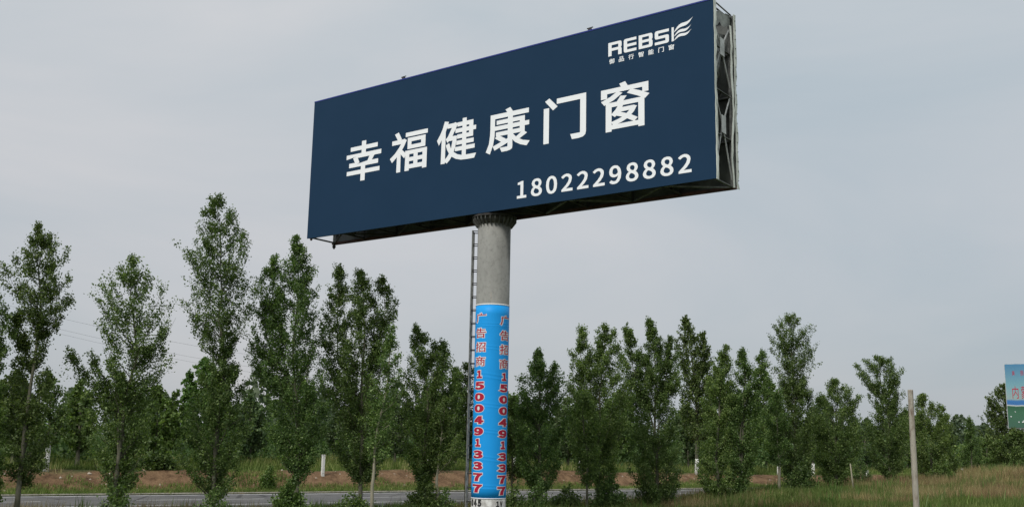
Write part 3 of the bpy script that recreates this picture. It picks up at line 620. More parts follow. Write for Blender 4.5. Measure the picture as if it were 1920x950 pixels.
for px_, nm in ((766, 0), (1106, 0)):
    u_ = {766: 4.95, 1106: 13.45}[px_] * U18
    MB().box(x0 + u_ - .06, x0 + u_ + .06, y0, y0 + .08, z1 + .05, z1 + .12).add(*(lambda q: (q.V, q.F))(MB().tube([(x0 + u_ - .12, y0 + .04, z1 + .14), (x0 + u_ + .12, y0 + .04, z1 + .15)], .022, 6))).build('top_clamp', STEEL_D, board)
mb = MB().bar((x0 + .12, yr, z0 + .1), (x0 + .12, yr, z0 - .16), .09, .09); mb.tube([(x0 + .12, yr, z0 - .10), (x0 + .12, yr, z0 - .22)], [.09, .03], 7); mb.build('end_bolt', STEEL_D, board)
MB().tube([(x0 + .2, y0 + .06, z0 + .02), (x0 + .2, y0 + .06, z0 - .09)], [.07, .04], 7).build('end_bolt', STEEL_D, board)

# the pole
m, t, b = base_mat('weathered concrete', .85, .25)
a = ramp(t, noise(t, .9, 6, .6, stretch=(1.5, 1.5, .5)), [(.3, (.20, .20, .185)), (.55, (.27, .27, .25)), (.75, (.33, .325, .30))])
st = ramp(t, noise(t, 1.1, 5, .7, stretch=(2.2, 2.2, .6)), [(.66, (0, 0, 0)), (.78, (1, 1, 1))])
a = mixc(t, st, a, (.33, .22, .13)); 
dk = ramp(t, noise(t, 7, 5, .7), [(.30, (.72, .72, .72)), (.5, (1, 1, 1))])
t.links.new(mixc(t, 1, a, dk, 'MULTIPLY'), b.inputs['Base Color'])
bp = N(t, 'ShaderNodeBump'); bp.inputs['Strength'].default_value = .25; bp.inputs['Distance'].default_value = .02
t.links.new(noise(t, 12, 4), bp.inputs['Height']); t.links.new(bp.outputs[0], b.inputs['Normal'])
CONC = m
def cyl(r0, r1, za, zb, n=64, bulge=None):
    V, F = [], []
    zs = np.linspace(za, zb, 2 if bulge is None else bulge)
    for i, z in enumerate(zs):
        r_ = r0 + (r1 - r0) * i / (len(zs) - 1)
        for k in range(n):
            a_ = 2 * math.pi * k / n; V.append((r_ * math.cos(a_), r_ * math.sin(a_), z))
    for i in range(len(zs) - 1):
        for k in range(n): F.append([i * n + k, i * n + (k + 1) % n, (i + 1) * n + (k + 1) % n, (i + 1) * n + k])
    F.append(list(range(n))[::-1]); F.append([(len(zs) - 1) * n + k for k in range(n)])
    return V, F
zc0 = zl(place_axis(926, 424, BC.x, BC.y))
pole = mesh_obj('pole', *cyl(PR, PR, -.3, z0 - .02), CONC, board, True)
for q in pole.data.polygons[-2:]: q.use_smooth = False
ZB = zl(place_axis(921, 932.5, BC.x, BC.y)); ZT = zl(place_axis(922, 573.5, BC.x, BC.y))
tag(mesh_obj('painted_foot', *cyl(PR + .004, PR + .004, -.2, ZB + .05), mat_noise('flaking white paint', (.30, .29, .27), (.60, .60, .57), 5, .85, .2, None, .4), board, True), 'whitewashed pole foot with black sprayed numbers')
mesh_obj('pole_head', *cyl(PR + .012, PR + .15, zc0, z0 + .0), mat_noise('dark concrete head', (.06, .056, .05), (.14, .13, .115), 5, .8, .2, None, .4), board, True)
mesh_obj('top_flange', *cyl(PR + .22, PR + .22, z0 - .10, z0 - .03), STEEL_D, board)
HEADST = mat_noise('dull collar steel', (.07, .07, .065), (.17, .17, .16), 5, .6, .3, None, .2)  # collar ribs, a darker tone than the frame steel
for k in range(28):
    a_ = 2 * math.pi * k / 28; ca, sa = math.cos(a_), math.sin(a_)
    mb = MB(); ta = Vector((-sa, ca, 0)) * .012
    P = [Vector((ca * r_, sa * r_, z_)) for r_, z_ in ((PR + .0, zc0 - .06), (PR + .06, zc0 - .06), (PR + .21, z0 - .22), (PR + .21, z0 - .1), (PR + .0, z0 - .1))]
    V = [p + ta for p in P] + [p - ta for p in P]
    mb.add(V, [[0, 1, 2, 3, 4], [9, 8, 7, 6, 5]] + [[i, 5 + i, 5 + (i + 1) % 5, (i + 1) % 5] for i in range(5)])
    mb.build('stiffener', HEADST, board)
# blue banner wrapped round the pole
m, t, b = base_mat('blue banner', .45, .15)
a = ramp(t, noise(t, .8, 3, .5), [(.3, (.014, .33, .83)), (.7, (.02, .37, .9))])
t.links.new(a, b.inputs['Base Color'])
wv = N(t, 'ShaderNodeTexWave', wave_type='BANDS', bands_direction='Z'); wv.inputs['Scale'].default_value = .33; wv.inputs['Distortion'].default_value = 3.5; wv.inputs['Detail'].default_value = 1; wv.inputs['Detail Scale'].default_value = .7
tcx = N(t, 'ShaderNodeTexCoord'); t.links.new(tcx.outputs['Object'], wv.inputs[0])
sh = ramp(t, wv.outputs[1], [(.0, (0, 0, 0)), (.9, (.1, .1, .1)), (.97, (1, 1, 1)), (1, (0, 0, 0))])
bp = N(t, 'ShaderNodeBump'); bp.inputs['Strength'].default_value = .4; bp.inputs['Distance'].default_value = .01
t.links.new(sh, bp.inputs['Height']); t.links.new(bp.outputs[0], b.inputs['Normal'])
BLUE = m
banner = mesh_obj('banner', *cyl(PR + .008, PR + .008, ZB, ZT, 96, 20), BLUE, board, True)
WH2 = mat_noise('white banner edge', (.72, .73, .74), (.85, .85, .85), 3, .6)
mesh_obj('banner_border', *cyl(PR + .012, PR + .012, ZT - .03, ZT + .02, 96), WH2, banner, True)
mesh_obj('banner_border', *cyl(PR + .012, PR + .012, ZB - .02, ZB + .02, 96), WH2, banner, True)
RED = mat_noise('crimson print', (.42, .008, .035), (.50, .012, .05), 2, .6)
PH = math.atan2(-D.y, -D.x)                   # the board's own turn
vdir = math.atan2(-BC.y, -BC.x)               # towards the camera
def column(theta0, dyz):
    """letters down the pole; theta0: angle of the column from the line to the camera, positive to the right"""
    rows = list(zip('广告招商15004913377', (598.5, 626.5, 652.5, 679, 703, 724, 745, 766, 787.5, 808.5, 829.5, 851, 872, 893, 914)))
    for ch, py in rows:
        z = zl(place_axis(921, py + dyz, BC.x, BC.y))
        dig = ch.isdigit()
        hw = (.12 if ch == '1' else .225) if dig else .24
        hh = .14 if dig else .175
        V, F, MI = [], [], []
        for layer, (out_r, d, e) in enumerate(((PR + .011, .020, .055 if dig else .028), (PR + .015, 0, .022 if dig else .002))):
            x_a, x_b = -hw - d, hw + d
            def pl(u, v):
                th = vdir + theta0 + u / PR - PH
                return (out_r * math.cos(th), out_r * math.sin(th), v)
            v_, f_ = text_patch([(ch, x_a, x_b, z - hh - d, z + hh + d, e, np.arange(x_a, x_b, .04))], pl)
            k = len(V); V += v_; F += [[i + k for i in q] for q in f_]; MI += [layer] * len(f_)
        o = mesh_obj('digit' if dig else 'character', V, F, WH2, banner)
        o.data.materials.append(RED); o.data.polygons.foreach_set('material_index', MI)
for th, dy in ((R(-43), 0), (R(50), 4), (R(142), 2), (R(-137), 2)):
    column(th, dy)
# sprayed numbers on the foot
BLACK = mat_noise('black spray', (.02, .02, .02), (.06, .06, .06), 8, .7)
def foot_text(s, u0, z, wd, hh, e, name):
    V, F = [], []
    for i, ch in enumerate(s):
        if ch == ' ': continue
        def pl(u, v):
            th = vdir + u / PR - PH
            return ((PR + .008) * math.cos(th), (PR + .008) * math.sin(th), v)
        xa = u0 + i * wd
        v_, f_ = text_patch([(ch, xa, xa + wd * .8, z - hh, z, e, np.arange(xa, xa + wd, .04))], pl)
        k = len(V); V += v_; F += [[j + k for j in q] for q in f_]
    mesh_obj(name, V, F, BLACK, board)
foot_text('045', -.78, ZB - .03, .19, .25, .03, 'sprayed_number')
foot_text('1V', .28, ZB - .08, .16, .20, .02, 'sprayed_number')
foot_text('712', .12, ZB - .34, .13, .14, .02, 'sprayed_number')
foot_text('045', -.6, ZB - .42, .17, .2, .02, 'sprayed_number')
# ladder on the far left of the pole
thl = vdir - R(96) - PH      # direction of the ladder seen from the axis
er = Vector((math.cos(thl), math.sin(thl), 0)); et = Vector((-er.y, er.x, 0))
ladder = MB()
lc = er * (PR + .17)
zt = zl(place_axis(891, 433, BC.x, BC.y)); zb_ = .35
for sg in (-1, 1):
    ladder.bar(lc + et * sg * .2 + Vector((0, 0, zb_)), lc + et * sg * .2 + Vector((0, 0, zt)), .035, .05)
ladder = ladder.build('ladder', STEEL, board)
z = zt - .03; k = 0
while z > zb_:
    MB().bar(lc - et * .2 + Vector((0, 0, z)), lc + et * .2 + Vector((0, 0, z)), .028).build('rung', STEEL_D, ladder)
    for sg in (-1, 1):
        MB().bar(lc + et * sg * .2 + Vector((0, 0, z)), er * (PR - .02) + et * sg * .2 + Vector((0, 0, z)), .03).build('standoff', STEEL_D, ladder)
    z -= .49; k += 1
# ------------------------------------------------------------------ trees and shrubs
def leaves_at(P, size, rg, up_bias=.3):
    """one bent-free rhombic leaf per point"""
    n = len(P)
    d = rg.normal(size=(n, 3)); d[:, 2] -= .25; d /= np.linalg.norm(d, axis=1)[:, None]
    e = rg.normal(size=(n, 3)); e[:, 2] *= .7
    e -= d * np.sum(d * e, 1)[:, None]; e /= np.linalg.norm(e, axis=1)[:, None] + 1e-9
    s = size * rg.uniform(.6, 1.25, (n, 1))
    a = d * s * .62; b_ = e * s * .42
    V = np.empty((n, 4, 3)); V[:, 0] = P - a; V[:, 1] = P + b_ - a * .15; V[:, 2] = P + a; V[:, 3] = P - b_ - a * .15
    return V.reshape(-1, 3)
def spire_profile(rows):
    """rows: (z, left, right) upward -> sampling functions"""
    r = np.array(sorted(rows)); return r[:, 0], (r[:, 1] + r[:, 2]) / 2, (r[:, 2] - r[:, 1]) / 2
def grow(root, spires, trunk_r, bare, dens, size, seed, leafm, barkm, asc=1.25, white=None, depth=.9, limbs=True):
    """spires: list of [(z, left, right)...] in metres across the line of sight; the depth of each crown follows its breadth"""
    rg = np.random.default_rng(seed)
    base = np.array(root.location); h = math.hypot(base[0], base[1])
    ax = np.array([base[1] / h, -base[0] / h, 0]); ay = np.array([base[0] / h, base[1] / h, 0])
    leaf_pts = []; tb = MB()
    zb = base[2]
    for si, rows in enumerate(spires):
        z, c_, r_ = spire_profile([(a - zb, b_, d_) for a, b_, d_ in rows])
        z0_, z1_ = z[0], z[-1]
        oy = 0 if si == 0 else rg.uniform(-.35, .35)
        # stem: from the foot of the tree to the tip
        nseg = 14
        tz = np.linspace(0, z1_ - .05, nseg)
        cx = np.interp(tz, z, c_)
        k0 = np.clip((tz - min(bare, z0_)) / max(.5, (z0_ - min(bare, z0_)) + 1.6), 0, 1) ** 3
        cx = cx * k0 * (.75 if si == 0 else 1) + rg.normal(0, .03, nseg) * (tz > .5) * .6
        if si: cx = np.where(tz < bare, 0, cx)
        top = np.interp(z1_, z, c_); cx = cx + (top - cx[-1]) * (tz / z1_) ** 3
        cy = oy * np.clip(tz / max(z1_, 1), 0, 1)
        rr_ = trunk_r * (1 if si == 0 else .55) * (1 - tz / z1_) ** 1.1 + .009
        rr_[0] *= 1.25
        stem = np.outer(cx, ax) + np.outer(cy, ay); stem[:, 2] = tz
        tb.tube(stem, list(rr_), 7, True)
        def at(zz): return np.stack([np.interp(zz, tz, stem[:, i]) for i in range(3)], -1)
        # silhouette area decides how many shoots and leaves it carries
        zz = np.linspace(z0_, z1_, 60); wid = np.interp(zz, z, r_)
        A = np.trapezoid(wid * 2, zz) if hasattr(np, 'trapezoid') else np.trapz(wid * 2, zz)
        A *= 1.22 if (z0_ < bare + 1.2 and z1_ > 2.5) else 1.05
        nsh = int(max(14, A * 7.5)); ntw = 8; npt = max(3, int(A * dens / (nsh * ntw)) + 1)
        pr = (wid ** .6 + .12); pr /= pr.sum()
        hz_ = np.interp((np.arange(nsh) + rg.uniform(0, 1, nsh)) / nsh, np.cumsum(pr), zz)
        for q in range(nsh):
            ze = min(hz_[q] + rg.uniform(-.1, .15), z1_)
            ph = (q * 2.4 + rg.uniform(-.5, .5)) % (2 * math.pi); ph -= .34 * math.sin(2 * ph); R_ = max(np.interp(ze, z, r_) - .09, min(.12, np.interp(ze, z, r_)))
            ctr = np.interp(ze, z, c_)
            f = (rg.uniform(.88, 1.18) if q % 5 else rg.uniform(1.1, 1.38)) if rg.random() < .64 else rg.uniform(.2, .85)
            end = (ctr + R_ * f * math.cos(ph)) * ax + (oy + R_ * f * math.sin(ph) * depth) * ay; end = end.copy(); end[2] = ze
            zs = max(min(ze - max(R_, .25) * f * asc * rg.uniform(.75, 1.35), z1_ - .15), min(bare, z0_) * .9 if si == len(spires) - 1 or z0_ < bare + 1 else z0_ - .35)
            st = at(np.array(zs))
            mid = (st + end) / 2 + (end - st) * np.array([.14, .14, -.06])
            ln = np.linalg.norm(end - st)
            gt = rg.uniform(.22 if ln > .6 else .05, 1.0, ntw)[:, None]
            gP = st * (1 - gt) ** 2 + 2 * mid * gt * (1 - gt) + end * gt ** 2
            gd = (end - st) / (ln + 1e-6) * .55 + rg.normal(0, .38, (ntw, 3)) + np.array([0, 0, .75]) - ax * .16; gd /= np.linalg.norm(gd, axis=1)[:, None]
            gl = rg.uniform(.2, .6, ntw)[:, None] * min(1.2, .35 + R_ * .75)
            u = rg.beta(1.5, 1.1, (ntw, npt, 1))
            P = gP[:, None, :] + gd[:, None, :] * gl[:, None, :] * u + rg.normal(0, .075, (ntw, npt, 3)) * (1.25 - .5 * u)
            leaf_pts.append(P.reshape(-1, 3))
            if limbs and q % 2 == 0 and ln > .3:
                tb.tube([st, mid, end], [.009 + .009 * min(ln, 2), .010, .004], 3, False)
        # the leading shoot
        k_ = int(34 * dens / 600) + 12
        lt = rg.uniform(0, 1, k_)[:, None]; tip = at(np.array([z1_ - .05]))
        P = tip + np.array([0, 0, .16]) - np.array([0, 0, 1]) * lt * 1.1 + rg.normal(0, .028, (k_, 3)) * (1 + lt * 3.2); leaf_pts.append(P)
    P = np.vstack(leaf_pts); P = P[P[:, 2] > .05]
    fast_mesh('crown', leaves_at(P, size, rg), 4, leafm, root)
    tb.build('trunk', barkm, root, True)
    if white:
        wb = MB(); zz = np.linspace(0, white, 4)
        r0_ = trunk_r * 1.25
        wb.tube([(0, 0, 0)] + [tuple(v) for v in zip([0, .01, .02], [0, 0, 0], zz[1:])], [r0_ + .02, r0_, trunk_r + .02, trunk_r + .015], 9)
        wb.build('painted_base', LIME, root, True)
    return len(P)
TOTAL = 0
def tree(name, label, cat, px, w_, spires, group=None, dens=1150, size=.070, tr=.09, bare=1.3, leafm=None, barkm=None, white=None, asc=1.25, depth=.9):
    global TOTAL
    x, y = stand(px, w_); z = gz(x, y) - .03
    if px > 1000 and w_ < 50: dens *= 1.0; bare = min(bare, .7) if tr == .09 else bare
    if w_ < 50: dens *= 1.68
    root = thing(name, label, cat, (x, y, z), 0, group)
    a0 = on_plane(px, horizon(px), (x, y))[0]
    sp = []
    for s in spires:
        rows = []
        for (py, xl, xr) in s:
            c_ = (xl + xr) / 2
            zz = on_plane(c_, py, (x, y))[1]
            rows.append((zz, on_plane(xl, py, (x, y))[0] - a0, on_plane(xr, py, (x, y))[0] - a0))
        sp.append(rows)
    TOTAL += grow(root, sp, tr, bare, dens, size, int(px * 7 + w_ * 13 + 1000) % 99991, leafm or LEAF, barkm or BARK, asc, white, depth)
    return root
ROW = 'poplars in the row in front of the road'
W0 = 39.4
T = tree
T('poplar_tree', 'poplar cut off by the left edge, only its dark green side showing', 'tree', -14, W0,
  [[(940, -22, 0), (900, -34, 14), (860, -45, 20), (800, -50, 14), (740, -50, 14), (700, -50, 16), (650, -45, 25), (600, -42, 22), (560, -32, 8), (535, -18, -4)]], ROW)
T('poplar_tree', 'tall dark poplar with a pinched waist and round top at the left end', 'tree', 47, W0,
  [[(650, 72, 88), (622, 66, 98), (600, 50, 122), (560, 22, 136), (530, 12, 139), (500, 14, 134), (470, 36, 128), (448, 56, 106), (425, 70, 80)],
   [(905, 34, 60), (870, 15, 88), (820, 5, 97), (760, 5, 100), (700, 20, 100), (665, 28, 84), (635, 14, 66), (605, 12, 55), (583, 26, 42)]], ROW, dens=1225)
T('poplar_tree', 'poplar with a light airy egg-shaped top and a low shoot reaching sideways', 'tree', 226, W0,
  [[(760, 225, 275), (720, 205, 300), (690, 205, 320), (660, 198, 328), (620, 195, 322), (580, 180, 312), (550, 178, 305), (520, 205, 290), (500, 225, 275), (484, 240, 255)],
   [(945, 208, 240), (910, 206, 246), (880, 188, 272), (840, 168, 287), (790, 165, 290), (750, 172, 285), (725, 190, 268)],
   [(770, 168, 200), (730, 148, 185), (690, 132, 158), (670, 124, 142), (652, 118, 134)], [(770, 185, 215), (730, 172, 205), (690, 166, 190), (660, 166, 178)]], ROW, dens=980)
T('poplar_tree', 'tallest poplar, its ragged pointed top over a thin middle and a bushy lower crown', 'tree', 406, W0,
  [[(760, 410, 440), (700, 402, 448), (660, 398, 450), (620, 372, 458), (575, 336, 474), (545, 358, 480), (500, 350, 472), (460, 353, 468), (430, 366, 458), (400, 378, 440), (367, 395, 412)],
   [(935, 395, 418), (900, 372, 440), (860, 348, 462), (800, 352, 468), (740, 366, 465), (700, 384, 450), (685, 400, 440)]], ROW, dens=1050)
T('poplar_tree', 'broad twin-topped poplar below the board corner, a bright bush at its foot', 'tree', 562, W0,
  [[(890, 548, 578), (860, 528, 588), (800, 512, 612), (740, 495, 612), (700, 480, 608), (650, 485, 600), (600, 495, 605), (550, 520, 598), (500, 532, 588), (470, 542, 575), (445, 550, 562)],
   [(720, 470, 530), (670, 460, 530), (620, 464, 535), (570, 476, 545), (530, 481, 538), (500, 496, 530), (482, 505, 518)]], ROW, dens=1120)
T('poplar_tree', 'wide three-topped poplar under the left half of the billboard', 'tree', 680, W0,
  [[(895, 666, 700), (860, 642, 722), (800, 622, 738), (740, 618, 735), (700, 622, 730), (640, 642, 732), (600, 650, 715), (560, 657, 703), (508, 670, 685)],
   [(750, 602, 680), (700, 596, 670), (640, 600, 665), (580, 605, 660), (540, 616, 655), (498, 630, 645)],
   [(680, 690, 735), (640, 692, 738), (580, 700, 747), (545, 703, 738), (518, 710, 722)]], ROW, dens=1120)
T('poplar_tree', 'thin sparse poplar with a bare pale trunk against the three-topped one', 'tree', 703, 37.6,
  [[(862, 688, 728), (800, 684, 742), (740, 694, 752), (700, 705, 756), (660, 712, 752), (615, 727, 745)]], ROW, dens=620, bare=2.1, barkm=BARK_P, tr=.07)
T('poplar_tree', 'mid-height dark poplar with two tops, between the wide three-topped one and the pole', 'tree', 796, W0,
  [[(905, 785, 808), (870, 770, 825), (830, 756, 850), (780, 748, 858), (740, 750, 860), (700, 756, 850), (660, 765, 825), (616, 776, 788)],
   [(760, 800, 866), (700, 800, 862), (660, 812, 846), (638, 820, 832)]], ROW, dens=1190)
T('poplar_tree', 'low poplar with a slim pale trunk next to the ladder side of the pole', 'tree', 823, 38.4,
  [[(870, 800, 850), (820, 796, 872), (780, 800, 868), (750, 815, 850)]], ROW, dens=980, bare=1.9, barkm=BARK_P, tr=.07)
T('poplar_tree', 'small poplar half hidden behind the ladder and the blue banner', 'tree', 876, 42.0 - 1.4,
  [[(850, 858, 895), (800, 846, 900), (740, 850, 900), (700, 860, 892), (682, 870, 882)]], ROW, dens=910, tr=.06)
T('poplar_tree', 'small poplar peeping out from the right side of the banner', 'tree', 962, 40.6,
  [[(885, 948, 980), (840, 942, 992), (790, 944, 988), (765, 950, 978), (748, 958, 968)]], ROW, dens=1085, tr=.06)
T('poplar_tree', 'dense cone-shaped poplar, first full tree right of the pole', 'tree', 1012, W0,
  [[(915, 995, 1028), (880, 977, 1048), (820, 966, 1058), (770, 966, 1055), (720, 976, 1054), (690, 988, 1030), (672, 998, 1020), (656, 1003, 1012)],
   [(740, 1020, 1058), (700, 1026, 1055), (682, 1035, 1045)]], ROW, dens=1435)
T('poplar_tree', 'low young poplar with a dark slim trunk before the twin-topped tree', 'tree', 1101, 38.4,
  [[(905, 1090, 1113), (870, 1080, 1125), (820, 1064, 1130), (770, 1062, 1120), (735, 1075, 1105)]], ROW, dens=980, tr=.06)
T('poplar_tree', 'broad poplar with two blunt tops, second full tree right of the pole', 'tree', 1122, W0,
  [[(900, 1110, 1150), (850, 1088, 1165), (800, 1078, 1172), (740, 1072, 1182), (700, 1080, 1180), (660, 1108, 1165), (630, 1118, 1158), (612, 1126, 1140)],
   [(740, 1062, 1120), (700, 1068, 1120), (670, 1066, 1112), (640, 1080, 1105), (614, 1087, 1097)]], ROW, dens=1330)
T('poplar_tree', 'very leafy three-topped poplar, green from the ground up, below the billboard', 'tree', 1232, W0,
  [[(948, 1195, 1268), (900, 1188, 1275), (850, 1184, 1275), (800, 1180, 1270), (740, 1190, 1268), (680, 1197, 1262), (640, 1205, 1240), (600, 1214, 1224)],
   [(760, 1160, 1215), (700, 1162, 1215), (650, 1164, 1200), (610, 1171, 1181)], [(740, 1230, 1276), (680, 1238, 1274), (650, 1245, 1264), (632, 1250, 1259)]], ROW, dens=1505, bare=.5)
T('poplar_tree', 'poplar with a round bush of shoots about its foot beside the leafy three-topped one', 'tree', 1346, W0,
  [[(928, 1318, 1368), (900, 1304, 1375), (870, 1308, 1372), (820, 1318, 1372), (760, 1320, 1378), (700, 1332, 1374), (670, 1343, 1370), (652, 1358, 1366)]], ROW, dens=1400, bare=.4)
T('poplar_tree', 'narrow-topped poplar forking near the tip, standing in long grass', 'tree', 1386, W0 - .6,
  [[(922, 1375, 1400), (880, 1368, 1412), (820, 1360, 1430), (760, 1362, 1434), (700, 1372, 1428), (675, 1380, 1404), (652, 1388, 1396)],
   [(740, 1400, 1448), (700, 1412, 1448), (680, 1416, 1440), (660, 1422, 1431)]], ROW, dens=1295, bare=.5)
T('poplar_tree', 'small poplar on a bare thin trunk between the forked one and the mop-headed one', 'tree', 1459, W0 - .5,
  [[(868, 1440, 1475), (820, 1432, 1482), (770, 1436, 1480), (730, 1450, 1470)]], ROW, dens=980, bare=1.5, barkm=BARK_P, tr=.07)
T('poplar_tree', 'tall poplar with a mop-like ragged top above a thin waist, in long grass', 'tree', 1493, W0,
  [[(745, 1475, 1522), (710, 1458, 1512), (690, 1448, 1524), (660, 1441, 1531), (630, 1442, 1522), (608, 1452, 1504), (591, 1474, 1488)],
   [(902, 1480, 1506), (880, 1466, 1520), (840, 1456, 1525), (790, 1452, 1526), (740, 1456, 1520), (712, 1468, 1508)]], ROW, dens=1190, bare=.6)
T('poplar_tree', 'round-headed poplar leafy to the grass, between the mop-topped one and the leaning one', 'tree', 1567, W0,
  [[(908, 1550, 1585), (880, 1532, 1600), (830, 1525, 1612), (780, 1520, 1617), (745, 1536, 1612), (728, 1548, 1592), (714, 1560, 1572)]], ROW, dens=1470, bare=.4)
T('poplar_tree', 'wind-bent poplar leaning to its left, beside the plain concrete post', 'tree', 1666, W0,
  [[(894, 1652, 1680), (860, 1636, 1700), (810, 1626, 1706), (770, 1636, 1704), (740, 1626, 1690), (715, 1616, 1682), (692, 1612, 1685), (680, 1622, 1676), (670, 1640, 1660)]], ROW, dens=1435, bare=.4)
T('poplar_tree', 'dark cone-shaped poplar immediately right of the plain concrete post', 'tree', 1744, W0,
  [[(904, 1735, 1760), (870, 1716, 1778), (820, 1712, 1785), (780, 1714, 1770), (755, 1718, 1748), (740, 1725, 1735)]], ROW, dens=1575, bare=.3)
T('poplar_tree', 'shorter poplar leaning on the dark cone-shaped one', 'tree', 1774, W0 + .3,
  [[(906, 1755, 1788), (870, 1748, 1798), (820, 1752, 1796), (790, 1755, 1782), (766, 1763, 1771)]], ROW, dens=1505, bare=.3)
T('poplar_tree', 'small pointed poplar alone in the gap before the painted hoarding', 'tree', 1820, 42.5,
  [[(890, 1805, 1840), (850, 1800, 1842), (820, 1801, 1842), (800, 1808, 1830), (782, 1815, 1821)]], ROW, dens=1225, bare=.3)
# trees over the road, most with limewashed trunks
FARW = 'limewashed poplars beyond the road'
T('poplar_tree', 'tall limewashed poplar beyond the road, its tapering top right of the leafy three-topped tree', 'tree', 1306, 57.6,
  [[(815, 1285, 1330), (760, 1276, 1338), (700, 1270, 1334), (650, 1268, 1322), (620, 1274, 1304), (594, 1280, 1290)], [(720, 1300, 1346), (660, 1305, 1334), (622, 1313, 1322)]],
  FARW, dens=620, size=.13, tr=.13, bare=2.4, white=1.15)
for px, top, lab, wh, sc in ((93, 700, 'mottled limewashed tree beyond the road, its crown behind the pinched-waist poplar', 1.5, 48), (806, 720, 'limewashed tree beyond the road behind the mid-height two-topped poplar', 1.1, 42),
                          (964, 740, 'limewashed tree beyond the road, its white trunk just right of the banner', 1.1, 40), (1088, 745, 'limewashed tree beyond the road behind the low young poplar', 1.0, 40),
                          (1388, 735, 'limewashed tree beyond the road behind the forked poplar', 1.1, 38), (1459, 760, 'limewashed tree beyond the road behind the small bare-trunked poplar', 1.1, 34),
                          (1523, 765, 'limewashed tree beyond the road, just right of the mop-topped poplar', 1.0, 36)):
    hy = horizon(px); h = hy - top; rg_ = random.Random(px)
    j = lambda a: a * rg_.uniform(.8, 1.15)
    T('poplar_tree', lab, 'tree', px, 57.8, [[(hy + 22, px - j(sc * .3), px + j(sc * .3)), (hy, px - j(sc * .7), px + j(sc * .7)), (hy - h * .35, px - j(sc * .85), px + j(sc * .8)), (hy - h * .7, px - j(sc * .55), px + j(sc * .5)), (top, px - 6, px + 6)]],
      FARW, dens=620, size=.13, tr=.11, bare=1.9, white=wh)
T('poplar_tree', 'tall dark tree partly hidden by the painted hoarding', 'tree', 1886, 66.0,
  [[(855, 1852, 1925), (810, 1848, 1928), (770, 1848, 1925), (752, 1855, 1915), (736, 1862, 1902), (720, 1876, 1886)], [(800, 1850, 1875), (765, 1849, 1868), (745, 1853, 1860)]], None, dens=560, size=.14, tr=.12, bare=.8)
# the mixed trees further back
BACK = 'trees further back beyond the road'
back = [
 (150, 60.5, 718, 60, LEAF, 'small round tree beyond the road in the gap left of the light airy poplar'),
 (295, 60.0, 725, 95, LEAF_G, 'fresh green spreading tree low behind the light airy poplar'),
 (385, 61.0, 672, 88, LEAF_G, 'pale green feathery tree behind the tallest poplar'),
 (470, 66.0, 745, 70, LEAF_D, 'dull green tree between the tallest poplar and the twin-topped one'),
 (232, 64.0, 705, 50, LEAF, 'dark tree hidden behind the trunk of the light airy poplar'),
 (30, 62.0, 700, 80, LEAF, 'dark tree behind the pinched-waist poplar at the left end'),
 (640, 68.0, 770, 60, LEAF_D, 'dull green tree behind the gap left of the three-topped poplar'),
 (742, 66.0, 745, 56, LEAF_D, 'dull green tree behind the thin pale-trunked poplar'),
 (856, 63.0, 690, 46, LEAF, 'dark upright tree just left of the ladder, beyond the road'),
 (1065, 64.0, 745, 60, LEAF_D, 'dull tree in the gap between the first and second full trees right of the pole'),
 (1160, 65.0, 735, 70, LEAF, 'tree behind the blunt-topped poplar, beyond the road'),
 (1290, 68.0, 760, 60, LEAF_D, 'dull tree behind the tall limewashed poplar'),
 (1350, 66.0, 700, 60, LEAF, 'dark tree behind the poplar with the round foot bush'),
 (1436, 66.0, 700, 56, LEAF, 'tree beyond the road filling the gap left of the mop-topped poplar'),
 (1540, 66.0, 745, 60, LEAF_D, 'dull tree between the mop-topped and the round-headed poplars'),
 (1623, 64.0, 786, 46, LEAF_D, 'slim tree in the gap left of the wind-bent poplar'),
 (1700, 66.0, 770, 60, LEAF, 'dark tree behind the plain concrete post'),
 (1790, 66.0, 838, 70, LEAF, 'low dark tree behind the pair of cone-shaped poplars'),
 (1850, 60.0, 818, 50, LEAF, 'bushy dark tree left of the painted hoarding, under its lower corner'),
 (1905, 58.0, 806, 60, LEAF, 'bushy dark tree standing under the painted hoarding'),
]
for px, w_, top, wd, lm, lab in back:
    hy = horizon(px); h = hy - top; rg_ = random.Random(px * 3)
    j = lambda a: a * rg_.uniform(.8, 1.15)
    sp = [[(hy + 26, px - j(wd * .35), px + j(wd * .35)), (hy + 5, px - j(wd * .5), px + j(wd * .5)), (hy - h * .3, px - j(wd * .52), px + j(wd * .52)), (hy - h * .65, px - j(wd * .4), px + j(wd * .38)), (hy - h * .88, px - j(wd * .2), px + j(wd * .2)), (top, px - 5, px + 5)]]
    if wd > 55:
        for k in range(2):
            c_ = px + (-1 if k else 1) * wd * rg_.uniform(.2, .36); tp = top + h * rg_.uniform(.12, .34)
            sp.append([(hy, c_ - wd * .2, c_ + wd * .2), (hy - (hy - tp) * .55, c_ - wd * .22, c_ + wd * .2), (tp, c_ - 5, c_ + 5)])
    T('tree', lab, 'tree', px, w_, sp, BACK, dens=480, size=.17, tr=.12, bare=.9, leafm=lm, asc=1.0)
